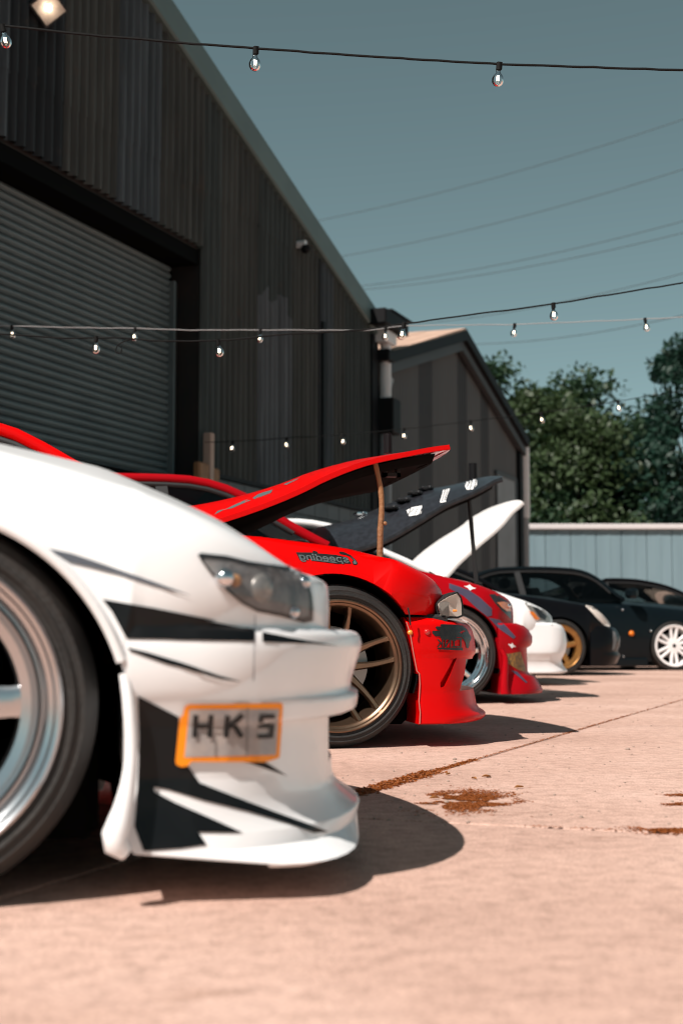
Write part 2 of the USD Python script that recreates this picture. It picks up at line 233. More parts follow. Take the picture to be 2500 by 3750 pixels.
# ------------------------------------------------------------------ warehouse
WB = -WD * WN
wh = thing('warehouse', 'tall dark corrugated steel warehouse with sloping roof edge and big roller door', 'warehouse', WB, WA)
PITCH_C = .15
def corr_sheet(a0, a1, zb, zt, amp=.036, pitch=PITCH_C, res=10, y=0.):
    a = np.linspace(a0, a1, max(8, int((a1 - a0) / pitch * res))); w = y - amp * np.cos(a / pitch * 2 * np.pi)
    zb, zt = np.broadcast_to(zb(a) if callable(zb) else zb, a.shape), np.broadcast_to(zt(a) if callable(zt) else zt, a.shape)
    ok = zt > zb + .01
    if ok.sum() < 3: return None
    a, w, zb, zt = a[ok], w[ok], zb[ok], zt[ok]
    return grid(np.stack([np.stack([a, w, zb], 1), np.stack([a, w, zt], 1)]))
verge = lambda a: 5.10 + (20.0 - a) * .312
D0, D1, DT = 7.2, 14.46, 4.90
cols = [(20.0, 'green'), (18.98, 'brown'), (18.55, 'blue'), (18.1, 'dark'), (17.96, 'brown'), (17.0, 'green'), (15.9, 'brown'), (14.9, 'green'), (14.46, 'brown'), (13.4, 'blue'), (12.45, 'brown'), (11.5, 'dark'), (10.6, 'blue'), (9.6, 'dark'), (8.4, 'brown'), (7.2, 'green'), (6.2, 'blue'), (5.2, 'brown'), (4.2, 'green'), (3.0, 'brown')]
for (a1, tone), (a0, _) in zip(cols[:-1], cols[1:]):
    for s0, s1 in ([(a0, a1)] if a1 - a0 < 1.3 else [(a0, (a0 + a1) / 2), ((a0 + a1) / 2, a1)]):
        lap = lambda a: np.minimum(verge(a), 5.62 + (s0 % .07)); y_ = rng.uniform(-.002, .002)
        for m in (corr_sheet(s0, s1 + .004, (lambda a: np.where((a > D0) & (a < D1), DT, 2.27)), lap, y=y_), corr_sheet(s0, s1 + .004, lambda a: lap(a) - .10, verge, y=y_ - .008) if verge((s0 + s1) / 2) > 5.8 else None):
            if m is not None: part(wh, 'cladding_sheet', m, 'sheet_' + tone, 60)
# lighter repair sheet with a torn top edge
pa = np.linspace(15.93, 17.02, 80); top = 4.70 + .5 * (meshkit.fbm(np.c_[pa * 5.3, pa * 0, pa * 0], 4, 8) - .45)
part(wh, 'cladding_sheet', corr_sheet(15.93, 17.02, 2.3, lambda a: np.interp(a, pa, top), y=-.012), 'sheet_grey', 60, 'paler grey repair sheet with a ragged top edge')
part(wh, 'downpipe_shadow_gap', box((18.06, -.05, 2.3), (18.15, .02, 4.78)), 'gutter_black', False, 'black vertical conduit on the cladding')
# plinth of blocks
pl = part(wh, 'plinth', box((3, .03, 0), (D0 - .0, .3, 2.27)), 'block_grey', False)
for (a0, a1) in ((3.0, D0), (D1, 20.0)):
    z = 0.; row = 0
    while z < 2.25:
        h = .225; a = a0 - (row % 2) * .225
        while a < a1 - .02:
            lo, hi = max(a, a0) + .005, min(a + .45, a1) - .005
            if hi - lo > .05 and (a1 > 15): part(wh, 'block', cbox((lo, -.02 + rng.uniform(0, .004), z + .005), (hi, .12, min(z + h, 2.26) - .005), .006), 'block_grey', False)
            a += .45
        z += h; row += 1
part(wh, 'drip_flashing', box((D1 + .02, -.05, 2.255), (20.0, .0, 2.30)), 'gutter_black', False)
part(wh, 'end_wall', box((3, .32, 0), (20.0, .36, 2.2)), 'liner_black', False)
# roof: verge flashing, roof sheet behind
def along(a, off, z0): return (a, off, verge(a) + z0)
vf = grid(np.array([[along(a, y, z) for y, z in ((.06, -.05), (-.075, -.05), (-.10, -.03), (-.10, .31), (-.08, .335), (.5, .37))] for a in np.linspace(2.5, 20.3, 12)]))
part(wh, 'verge_flashing', vf, 'flashing', 20)
part(wh, 'roof', solid(np.array([[along(a, y, z) for y, z in ((.5, .35), (14, .35), (14, .10), (.5, .10))] for a in (2.5, 20.32)])), 'flashing', False)
part(wh, 'side_wall', box((19.96, .03, 0), (20.0, 14, 5.1)), 'sheet_dark', False)
# door: header, reveal, guide, slats
RC = .34
part(wh, 'lintel', box((D0, .06, DT - .02), (D1, RC, DT + .25)), 'rust_black', False); part(wh, 'door_jamb', box((D1, .04, 0), (D1 + .05, RC + .1, DT)), 'rust_black', False, 'rusty black door jamb'); part(wh, 'door_jamb', box((D0 - .05, .04, 0), (D0, RC + .1, DT)), 'rust_black', False)
part(wh, 'roller_housing', box((D0, .05, DT - .20), (D1 - .01, RC + .4, DT - .03)), 'liner_black', False)
part(wh, 'door_guide', box((D1 - .16, RC - .06, 0), (D1 - .12, RC + .02, DT - .4)), 'slat_grey', False); part(wh, 'door_guide', box((D1 - .12, RC - .02, 0), (D1, RC + .05, DT - .4)), 'rust_black', False)
dr = part(wh, 'roller_door', box((D0, RC + .06, 0), (D1, RC + .08, DT - .1)), 'liner_black', False)
z, sp = .02, .082
prof = [(t, .030 * math.sin(math.pi * t) ** .8) for t in np.linspace(0, 1, 7)]
while z < DT - .25:
    part(dr, 'slat', grid(np.array([[(a, RC + .03 - d, z + t * (sp - .006)) for t, d in prof] + [(a, RC + .05, z + sp - .004)] for a in (D0, D1 - .13)])), 'slat_grey', 50); z += sp
# floodlight on the cladding, camera dome, pipe work at the corner
fl = thing('floodlight', 'square lit floodlight high on the dark warehouse cladding', 'lamp', ab(10.95, -WD + .0, 6.22), WA)
fn = np.array([-.62, -.62, -.48]); fn /= np.linalg.norm(fn); f1_ = np.cross(fn, [0, 0, 1.]); f1_ /= np.linalg.norm(f1_); f2_ = np.cross(f1_, fn); g1_, g2_ = (f1_ + f2_) / 2 ** .5, (f2_ - f1_) / 2 ** .5; fc = np.array([0, -.16, .05])
def fp(x, y, z): return fc + g1_ * x + g2_ * y + fn * z
def fbox(x0, x1, y0, y1, z0, z1): return hull([fp(x, y, z) for x in (x0, x1) for y in (y0, y1) for z in (z0, z1)])
part(fl, 'bracket', cyl((0, 0, .06), fc - fn * .06, .02), 'dark_metal'); part(fl, 'body', hull([fp(x, y, -.02) for x in (-.12, .12) for y in (-.12, .12)] + [fp(x, y, -.10) for x in (-.06, .06) for y in (-.06, .06)]), 'dark_metal', 20)
rf = grid(np.array([[fp(sx * k, sy * k, z) for sx, sy in ((-1, -1), (1, -1), (1, 1), (-1, 1))] for k, z in ((.115, .03), (.035, -.012))]), True)
part(fl, 'reflector', rf, 'lamp_pale', False); part(fl, 'lamp', sphere(fp(0, 0, .0), .034), 'lamp_glow'); part(fl, 'frame', cat([fbox(-.13, .13, s_ * .122 - .008, s_ * .122 + .008, -.02, .035) for s_ in (-1, 1)] + [fbox(s_ * .122 - .008, s_ * .122 + .008, -.114, .114, -.02, .035) for s_ in (-1, 1)]), 'dark_metal', False); part(fl, 'glass', fbox(-.114, .114, -.114, .114, .031, .033), 'lamp_cover_clear', False)
cc = thing('security_camera', 'small white dome camera under the sloping warehouse roof edge', 'camera', ab(17.2, -WD + .02, 5.55), WA)
part(cc, 'mount', cyl((0, .02, .10), (0, -.12, .10), .05, 14), 'pipe_white'); part(cc, 'dome', sphere((0, -.12, .03), .065), 'gutter_black')
gb = thing('rainwater_hopper', 'black rainwater hopper box at the lower corner of the warehouse roof', 'gutter', ab(20.25, -WD, 5.1), WA)
part(gb, 'box', cbox((-.45, -.35, .0), (.62, .05, .24), .02), 'gutter_black', False); part(gb, 'outlet', cbox((-.12, -.24, -.20), (.36, -.02, -.002), .02), 'pipe_white', False); part(gb, 'lip', box((-.2, -.36, .24), (.78, .06, .27)), 'gutter_black', False)
dp = thing('downpipe', 'pale grey downpipe with a black joint box between warehouse and low shed', 'pipe', ab(20.42, -WD, 0), WA)
part(dp, 'pipe', cyl((0, -.12, 0), (0, -.12, 3.55), .085, 16), 'pipe_grey'); part(dp, 'pipe', cyl((0, -.12, 4.02), (0, -.12, 4.9), .085, 16), 'pipe_white'); part(dp, 'joint_box', cbox((-.16, -.30, 3.5), (.20, .0, 4.05), .02), 'gutter_black', False); part(dp, 'joint_box', cbox((-.20, -.25, 4.62), (.10, .0, 4.80), .02), 'gutter_black', False)
part(dp, 'cable_cover', box((-.42, -.06, 0), (-.16, -.01, 5.0)), 'gutter_black', False, 'wide black corner trim'); part(dp, 'bracket', hull([(.1, -.1, 4.5), (.1, -.06, 4.5), (.5, -.08, 4.44), (.12, -.1, 4.0), (.12, -.06, 4.0)]), 'pipe_grey', False)
wp_ = thing('wooden_post', 'pale weathered wooden post with an orange brown block beside the door jamb', 'post', ab(14.42, -WD + .12, 0), WA)
part(wp_, 'post', cbox((-.05, -.05, 0), (.05, .05, 2.72), .01), 'post_wood', False); part(wp_, 'block', cbox((-.30, -.04, 2.05), (-.06, .05, 2.36), .02), 'wood', False); part(wp_, 'block', cbox((.06, -.04, 2.05), (.22, .05, 2.33), .02), 'wood', False)
# ------------------------------------------------------------------ low gabled shed beyond
sh = thing('low_shed', 'lower dark corrugated shed with a gable end beyond the warehouse', 'shed', WB, WA)
S0, SR, S1 = 20.52, 24.5, 28.98
gz = lambda a: np.where(a < SR, 4.72 + (a - S0) * (5.88 - 4.72) / (SR - S0), 5.88 - (a - SR) * (5.88 - 4.50) / (S1 - SR))
a = S0 + .01; k = 0
tones = ['shed_sheet', 'shed_sheet', 'shed_dark', 'shed_sheet', 'shed_sheet', 'shed_dark', 'shed_sheet', 'shed_dark', 'shed_sheet', 'shed_sheet']
wid = [.95, .95, .70, .95, .6, .55, .9, .6, 1.0, 1.3]
for tn, w_ in zip(tones, wid):
    part(sh, 'cladding_sheet', corr_sheet(a, min(a + w_, S1), 1.0, lambda x: gz(x) - .12, .016, .15, 8, .0), tn, 60); a += w_
part(sh, 'plinth', cbox((S0, -.03, 0), (S1, .1, 1.0), .01), 'block_grey', False)
for (p0, p1, nm) in ((S0, SR, 'bargeboard'), (SR, S1, 'bargeboard')):
    x = np.linspace(p0 - (.15 if p0 == S0 else 0), p1 + (.12 if p1 == S1 else 0), 2)
    zz_ = [float(gz(np.array(min(max(q, S0), S1)))) for q in x]
    part(sh, nm, solid(np.array([[(q, -.16, z_ - .30), (q, -.16, z_ - .14), (q, -.05, z_ - .14), (q, -.05, z_ - .30)] for q, z_ in zip(x, zz_)])), 'shed_dark', False)
    part(sh, nm, solid(np.array([[(q, -.24, z_ - .12), (q, -.24, z_ + .06), (q, -.03, z_ + .06), (q, -.03, z_ - .12)] for q, z_ in zip(x, zz_)])), 'gutter_black', False)
n_ = 14
for k in range(n_):                                                        # roof sheets of the sunlit slope, one by one up the depth
    y0 = -.22 + k * .75
    part(sh, 'roof_sheet', solid(np.array([[(q, y0 + .005, float(gz(np.array(q))) + .07), (q, y0 + .74, float(gz(np.array(q))) + .07), (q, y0 + .74, float(gz(np.array(q))) + .11 + .006 * (k % 2)), (q, y0 + .005, float(gz(np.array(q))) + .11 + .006 * (k % 2))] for q in np.linspace(S0 + .05, SR, 5)])), 'roof_orange', False)
part(sh, 'roof_slope', solid(np.array([[(q, -.22, float(gz(np.array(q))) + .07), (q, 10, float(gz(np.array(q))) + .07), (q, 10, float(gz(np.array(q))) + .11), (q, -.22, float(gz(np.array(q))) + .11)] for q in (SR + .01, S1 + .15)])), 'shed_dark', False)
part(sh, 'back_filling', box((S0 + .05, .05, 0), (S1 - .05, .09, 4.3)), 'liner_black', False)
dn = part(sh, 'window', box((27.2, -.045, 1.55), (28.6, -.035, 3.6)), 'panel_grey', False, 'pale grey boarded panel low on the shed')
part(dn, 'frame', cat([box((27.1, -.06, 1.45), (28.7, -.02, 1.55)), box((27.1, -.06, 3.6), (28.7, -.02, 3.68)), box((28.6, -.06, 1.55), (28.72, -.02, 3.6))]), 'shed_dark', False)
part(sh, 'corner_trim', box((S1 - .14, -.10, 0), (S1 + .1, .05, 4.4)), 'gutter_black', False)
cp = thing('corner_downpipe', 'white downpipe on the far corner of the low shed', 'pipe', ab(29.28, -WD + .05, 0), WA)
part(cp, 'pipe', cyl((0, 0, 0), (0, 0, 2.9), .11, 16), 'pipe_grey'); part(cp, 'pipe', cyl((0, 0, 2.9), (0, 0, 4.55), .13, 16), 'pipe_white'); part(cp, 'cap', sphere((0, 0, 4.57), .12, 2, (1, 1, .6)), 'roof_orange')
# ------------------------------------------------------------------ boundary wall
f0, f1 = np.array([10.35, 33.5]), np.array([21.5, 31.55]); fd = (f1 - f0) / np.linalg.norm(f1 - f0); fl_ = float(np.linalg.norm(f1 - f0)); fa = math.atan2(fd[1], fd[0])
fw = thing('boundary_wall', 'pale blue grey panelled boundary wall with a light coping', 'wall', (*f0, 0), fa)
x = 0.; 
while x < fl_ - .1:
    w_ = .62
    part(fw, 'panel', cbox((x + .006, .0, .02), (x + w_ - .006, .06, 3.02), .008), 'fence_blue', False); part(fw, 'rib', cbox((x + .27, -.007, .03), (x + .35, .0, 3.0), .003), 'fence_blue', False); x += w_
part(fw, 'coping', cbox((-.05, -.10, 3.02), (fl_ + .1, .16, 3.15), .015), 'coping', False); part(fw, 'backing', box((0, .07, 0), (fl_, .12, 3.0)), 'block_grey', False)
# ------------------------------------------------------------------ trees
def tree(label, u, v_top, d, rad, mat_, n, seed, hole=.0, low=1.8, squash=1.0):
    r = np.random.default_rng(seed); top = at_d(u * DD, v_top * DD, d); base = np.array([top[0], top[1], 0]); Hh = top[2]
    t = thing('tree', label, 'tree', base)
    tp = [(0, 0, -.02), (.08, .05, Hh * .3), (-.05, .1, Hh * .6), (.05, 0, Hh * .86)]
    br = [tube(smooth_path(tp, 10), np.linspace(.2, .04, 10), 8)]
    cl = []
    for k in range(46):
        z = r.uniform(low, Hh * .97); q = (z - low) / (Hh - low); R = rad * (.72 + .5 * math.sin(math.pi * min(1, q * 1.02 + .06))) * (1 - .55 * max(0, q - .6) / .4)
        a = r.uniform(0, 2 * np.pi); rr = R * math.sqrt(r.uniform(.15, 1)); cl.append((rr * math.cos(a), rr * math.sin(a), z, r.uniform(.45, .95)))
        if k % 4 == 0: br.append(tube(smooth_path([(0, 0, z * .55), (rr * .4 * math.cos(a), rr * .4 * math.sin(a), z * .8), cl[-1][:3]], 5), np.linspace(.06, .012, 5), 5))
    cl = np.array(cl); pick = r.integers(0, len(cl), n); o = r.normal(size=(n, 3)); o /= np.linalg.norm(o, axis=1, keepdims=True); o *= (r.uniform(0, 1, (n, 1)) ** .45) * cl[pick, 3:4] * np.array([1, 1, .8])
    c = cl[pick, :3] + o; sz = r.uniform(.07, .15, n); ax = r.normal(size=(n, 3)); ax[:, 2] += .6; ax /= np.linalg.norm(ax, axis=1, keepdims=True)
    e1 = np.cross(ax, r.normal(size=(n, 3))); e1 /= np.linalg.norm(e1, axis=1, keepdims=True); e2 = np.cross(ax, e1)
    V = np.stack([c - e1 * sz[:, None], c - e2 * .5 * sz[:, None], c + e1 * sz[:, None], c + e2 * .5 * sz[:, None]], 1).reshape(-1, 3); k = np.arange(n)[:, None] * 4
    part(t, 'trunk', cat(br), 'bark'); part(t, 'crown', trimesh.Trimesh(V, np.vstack([k + [0, 1, 2], k + [0, 2, 3]]), process=False), mat_, False)
tree('green tree rising just behind the low shed roof', 1120, 835, 42, 2.6, 'leaf_green', 9000, 1)
tree('dry tinged bushy tree behind the corner downpipe', 1225, 895, 40.5, 2.4, 'leaf_dry', 9000, 2, low=1.)
tree('tallest thin topped tree near the middle of the gap in the greenery', 1335, 862, 43, 2.2, 'leaf_green', 6500, 3)
tree('brownish green bush above the middle of the boundary wall', 1330, 950, 40, 2.1, 'leaf_dry', 7000, 4, low=.8)
tree('low dark green bush in the dip between the trees', 1440, 975, 41, 2.2, 'leaf_green', 8000, 5, low=.8)
tree('big dark green tree at the right edge above the wall', 1590, 785, 41.5, 2.9, 'leaf_dark', 12000, 6, low=1.)
tree('dark green shrub below the big tree at the right edge', 1500, 1010, 40, 2.0, 'leaf_dark', 7000, 8, low=.6)
tree('green bush low behind the wall by the downpipe', 1200, 1050, 39.5, 1.9, 'leaf_green', 6000, 9, low=.6)
tree('broad tree filling the background behind the thin topped tree', 1270, 905, 47, 3.4, 'leaf_green', 9000, 21, low=1.2)
tree('broad dark tree behind the dip in the greenery', 1430, 985, 47, 3.4, 'leaf_dark', 8000, 22, low=.8)
# ------------------------------------------------------------------ string lights and power lines
BULB = {}
def string_lights(label, pts, d, bulbs, r=.0045, mat_='cable_black', size=.045, lit=False, sag=0, dmap=None, loops=()):
    dz = (lambda u: d) if dmap is None else dmap
    pts = np.array(pts, float); us = np.linspace(pts[0, 0], pts[-1, 0], 60)
    from scipy.interpolate import PchipInterpolator
    vs = PchipInterpolator(pts[:, 0], pts[:, 1])(us); wob = (meshkit.noise(np.c_[us / 40, us * 0, us * 0], 3) - .5) * 2.
    path = np.array([at_d(u * DD, (v + w) * DD, dz(u)) for u, v, w in zip(us, vs, wob)]); base = path[0]
    t = thing('string_lights', label, 'string lights', base); part(t, 'cable', tube(path - base, r, 7), mat_)
    for lp in loops: part(t, 'loose_end', tube(smooth_path([at_d(u * DD, v * DD, dz(u)) - base for u, v in lp], 16), r * .8, 6), mat_)
    for u in bulbs:
        v = float(PchipInterpolator(pts[:, 0], pts[:, 1])(u)); p = at_d(u * DD, v * DD, dz(u)) - base + rng.uniform(-.001, .001, 3); s = size / .045; tl = rng.uniform(-.22, .22)
        def pl(m): m.apply_transform(trimesh.transformations.rotation_matrix(tl, (0, 1, 0))); m.apply_translation(p); return m
        part(t, 'socket', pl(cat([cyl((0, 0, .006 * s), (0, 0, -.024 * s), .0105 * s, 12), cyl((0, 0, -.024 * s), (0, 0, -.034 * s), .0085 * s, 12), box((-.005 * s, -.004 * s, -.02 * s), (.013 * s, .004 * s, .009 * s))])), 'cable_black')
        bp = [(.0095, -.052), (.011, -.060), (.019, -.070), (.0235, -.083), (.0225, -.096), (.016, -.106), (.008, -.111), (.0, -.112)]
        b = lathe_y([(q * s, (w + .022) * s) for q, w in bp], 20); b.vertices = b.vertices[:, [0, 2, 1]]; b.fix_normals(); bb = part(t, 'bulb', pl(b), 'bulb_glass')
        part(bb, 'filament', pl(cat([cyl((k * .0045 * s, .003 * s * (-1) ** k, -.044 * s), (k * .0045 * s, -.003 * s * (-1) ** k, -.066 * s), .0013 * s, 6) for k in (-1, 0, 1)])), 'filament')
string_lights('sharp nearest string of clear globe bulbs crossing the sky at the top', [(-90, 50), (0, 58), (250, 83), (585, 110), (860, 129), (1145, 146), (1400, 155), (1660, 162)], 5.0, (5, 587, 1146), size=.042)
string_lights('sagging string of globe bulbs rising to the right above the black gutter box', [(-60, 764), (60, 771), (150, 776), (250, 775), (370, 783), (500, 782), (640, 769), (830, 757), (910, 746), (1100, 720), (1270, 698), (1420, 673), (1660, 634)], 7.4, (221, 500, 927, 1269), size=.044, loops=[[(310, 778), (285, 784), (268, 796), (266, 808), (275, 812), (280, 800), (272, 794)]])
string_lights('pale straight string of globe bulbs just above the sagging one', [(-60, 744), (0, 748), (250, 753), (500, 758), (840, 758), (930, 748), (1160, 745), (1420, 735), (1660, 722)], 9.6, (27, 310, 597, 885, 1181, 1480), mat_='cable_grey', size=.044, r=.0032)
string_lights('faint low string of small lit bulbs in front of the far shed', [(470, 1016), (535, 1014), (660, 1006), (788, 998), (927, 985), (1080, 967), (1242, 948), (1418, 921), (1660, 880)], 14.5, (535, 658, 788, 927, 1080, 1242, 1418), r=.004, size=.055, lit=True)
for i, (a, b, lb) in enumerate((((700, 512), (1700, 228), 'highest faint power line crossing the sky'), ((760, 592), (1700, 345), 'second faint power line below the highest one'), ((830, 656), (1700, 470), 'middle faint power line above the string lights'), ((830, 665), (1700, 500), 'thin faint power line close under the middle one'), ((940, 745), (1700, 590), 'lowest of the steep faint power lines near the bulbs'), ((1080, 790), (1700, 690), 'faint power line just under the bulb strings'))):
    A, B = at_d(a[0] * DD, a[1] * DD, 46), at_d(b[0] * DD, b[1] * DD, 34); s_ = np.linspace(0, 1, 24)[:, None]; p = A + (B - A) * s_; p[:, 2] -= .25 * (4 * s_ * (1 - s_))[:, 0]
    t = thing('power_line', lb, 'power line', A); part(t, 'cable', tube(p - A, .010, 6), 'power_cable')

# ------------------------------------------------------------------ cars: builders (x forward from the front axle, y inward from the near flank, z up)
YF = [(.028, 0), (.008, .15), (.0, .4), (.004, .62), (.013, .80), (.034, .92), (.07, .982), (.12, 1.0)]
def superq(x, x0, xn, half, n):                                            # how far the flank has moved in at x
    t = np.clip((x - x0) / (xn - x0), 0, 1); return half * (1 - (1 - t ** n) ** (1 / n))
def upper_body(W, sh, ct, zb, nose, tail, xs, bay=None):
    rows = []
    for x in xs:
        zs, zc, z0 = ip(sh, x), ip(ct, x), ip(zb, x); h = zs - z0
        ins = superq(x, nose[0], nose[1], W / 2, nose[2]) if x > nose[0] else superq(-x, -tail[0], -tail[1], W / 2, tail[2]) if x < tail[0] else 0
        near = [(y, z0 + q * h) for y, q in YF]
        if bay and bay[0] < x < bay[1]: near += [(.15, zs - .012), (.165, zc), (.5, zc), (W / 2, zc)]
        else: near += [(.22, zs + (zc - zs) * .42), (.36, zs + (zc - zs) * .72), (.58, zs + (zc - zs) * .93), (W / 2, zc)]
        near = [(ins + (1 - ins / (W / 2)) * y, z) for y, z in near]
        rows.append([(x, y, z) for y, z in near] + [(x, W - y, z) for y, z in near[-2::-1]])
    return solid(np.array(rows))
def bumper(W, rows, x0, xback, y0, n=2.5, yt=.35, m=13):
    out = []; c = (W / 2 - yt) / (W / 2); fr = (1 - c ** n) ** (1 / n)
    for z, xt in rows:
        xf = x0 + (xt - x0) / fr; xb, ys = ip(xback, z), ip(y0, z); th = np.linspace(0, np.pi / 2, m); xs_ = max(x0, xb + .02)
        q = [(xb, ys), ((xb + xs_) / 2, ys)] + [(xs_ + (xf - xs_) * math.sin(t) ** (2 / n), W / 2 - (W / 2 - ys) * math.cos(t) ** (2 / n)) for t in th]
        q[-1] = (xf, W / 2)
        out.append([(x, y, z) for x, y in q] + [(x, W - y, z) for x, y in q[-2::-1]])
    return solid(np.array(out))
def make_wheel(parent, loc, style, R=.302, RL=.243, side=1, yaw=0., detail=True, name='wheel', Wt=.225):
    """Rim with spokes as the part; tyre, disc, caliper and cap below it. The outer face looks towards -y (side 1) or +y (side -1)."""
    n = 96 if detail else 48; ms = []
    rim = lathe_y([(RL - .004, .016), (RL, .006), (RL + .001, .0), (RL - .004, -.004), (RL - .010, .0), (RL - .013, .008), (RL - .020, .012), (RL - .026, .020), (RL - .032, .05), (RL - .040, .10), (RL - .042, .19), (RL - .02, .205), (RL - .004, .21)], n)
    ms.append(rim); body = {'twin': 'bronze', 'star': 'silver', 'dish': 'chrome', 'gold': 'gold_wheel', 'white': 'white_wheel', 'black': 'dark_metal'}[style]
    def spoke(a0, a1, r0, r1, w0, w1, d0, d1, y0_, y1_, nseg=7, bow=0.):
        pts = []
        for t in np.linspace(0, 1, nseg):
            a, r = a0 + (a1 - a0) * t, r0 + (r1 - r0) * t; w, dp, y = w0 + (w1 - w0) * t + bow * (2 * t - 1) ** 4, d0 + (d1 - d0) * t, y0_ + (y1_ - y0_) * t ** 1.3
            c = np.array([r * math.cos(a), 0, r * math.sin(a)]); e = np.array([-math.sin(a), 0, math.cos(a)])
            pts.append([c + e * w * sx + np.array([0, y + dy, 0]) for sx, dy in ((-.5, dp), (-.5, .008), (-.28, .001), (.28, .001), (.5, .008), (.5, dp))])
        return solid(np.array(pts))
    if style == 'twin':
        for k in range(5):
            c = math.radians(88 - 72 * k)
            for s in (-1, 1): ms.append(spoke(c + s * math.radians(20), c + s * math.radians(10.5), .050, RL - .024, .032, .0145, .040, .032, .040, .014, 8, .010))
        ms.append(lathe_y([(.0, .045), (.030, .045), (.060, .040), (.072, .050), (.072, .09)], 40))
    elif style == 'star':
        for k in range(5): ms.append(spoke(math.radians(2 - 72 * k), math.radians(2 - 72 * k), .05, RL - .052, .070, .040, .05, .04, .062, .050, 7, .012))
        ms.append(lathe_y([(.0, .055), (.05, .055), (.066, .065), (.07, .1)], 40)); ms.append(lathe_y([(RL - .034, .05), (RL - .045, .046), (RL - .060, .052), (RL - .064, .075)], n))
    elif style == 'dish':
        for k in range(7): ms.append(spoke(2 * np.pi * k / 7, 2 * np.pi * k / 7 + .12, .05, RL - .05, .046, .030, .04, .03, .075, .06, 5))
        ms.append(lathe_y([(.0, .065), (.05, .065), (.065, .08), (.07, .1)], 30)); ms.append(lathe_y([(RL - .034, .06), (RL - .052, .055), (RL - .056, .08)], 60))
    elif style == 'gold':
        for k in range(5): ms.append(spoke(math.radians(12 + 72 * k), math.radians(12 + 72 * k), .045, RL - .022, .058, .050, .04, .03, .035, .012, 5))
        ms.append(lathe_y([(.0, .035), (.05, .035), (.065, .045), (.07, .09)], 30)); ms.append(lathe_y([(RL - .012, .0), (RL - .05, .006), (RL - .055, .04)], 60))
    elif style == 'white':
        for k in range(6):
            c = math.radians(30 + 60 * k)
            for s in (-1, 1): ms.append(spoke(c + s * math.radians(15), c + s * math.radians(9.5), .055, RL - .02, .034, .032, .03, .03, .020, .006, 4))
        ms.append(lathe_y([(.0, .02), (.06, .018), (.09, .024), (.092, .06)], 36)); ms.append(lathe_y([(RL - .008, .0), (RL - .030, .004), (RL - .034, .04)], 60))
    else:
        for k in range(6): ms.append(spoke(np.pi * k / 3, np.pi * k / 3, .05, RL - .024, .05, .035, .03, .03, .04, .02, 3))
        ms.append(lathe_y([(.0, .04), (.06, .04), (.07, .08)], 24))
    ty = [(RL - .008, .008), (RL + .006, .006), (RL + .012, .0035), (RL + .014, -.001), (RL + .018, -.002), (RL + .020, .003), (RL + .030, .004), (RL + .034, .0025), (RL + .040, .010), (R - .012, .022), (R - .004, .034), (R - .001, .044)]
    for g in (.07, .105, .14, .17): ty += [(R, g - .006), (R - .008, g - .004), (R - .008, g + .004), (R, g + .006)]
    ty += [(R - .003, Wt - .04), (R - .015, Wt - .022), (RL + .03, Wt - .008), (RL + .005, Wt - .012)]
    tyre = lathe_y(ty, n); disc = lathe_y([(.06, .115), (.145, .115), (.147, .12), (.147, .138), (.06, .138)], 48)
    cal = cat([hull([(r * math.cos(a), y, r * math.sin(a)) for r in (.085, .162) for a in np.radians([158, 175, 192, 205]) for y in (.095, .158)])])
    cap = [lathe_y([(.0, .014 if style in ('white',) else .036), (.022, .015 if style in ('white',) else .037), (.030, .044), (.030, .07)], 24)]
    nuts = [cyl((.05 * math.cos(a), .028, .05 * math.sin(a)), (.05 * math.cos(a), .07, .05 * math.sin(a)), .0085, 6) for a in np.arange(5) * 2 * np.pi / 5 + .9]
    fl = np.diag([1, side, 1, 1.]); made = []
    def ff(m): m = m.copy(); m.apply_transform(fl); return m
    def fx(m):
        m = ff(m)
        if side < 0: m.invert()
        return m
    for q in ms: q.fix_normals()
    w = part(parent, name, fx(cat(ms)), body, 35, loc=loc, rz=yaw)
    part(w, 'tyre', fx(tyre), 'rubber', 35)
    if detail:
        part(w, 'brake_disc', fx(disc), 'brake_steel', 30); part(w, 'brake_caliper', fx(cal), 'caliper_red' if style == 'twin' else 'dark_metal', 30); part(w, 'centre_cap', fx(cat(cap)), 'black_plastic', 30); part(w, 'wheel_nuts', fx(cat(nuts)), 'dark_metal', 30)
    return w
def liner(parent, c, r, W):
    for y0, y1 in ((.035, .42), (W - .42, W - .035)):
        a = np.linspace(-.35, np.pi + .35, 30); yb = y1 if y0 < W / 2 else y0
        s = grid(np.array([[(c[0] + rr * math.cos(t), y, c[1] + rr * math.sin(t)) for t in a] for y, rr in ((y0, r), (y1, r))])); k = grid(np.array([[(c[0] + rr * math.cos(t), yb, c[1] + rr * math.sin(t)) for t in a] for rr in (r, .02)]))
        part(parent, 'wheel_arch_liner', cat([s, k]), 'liner_black', False)
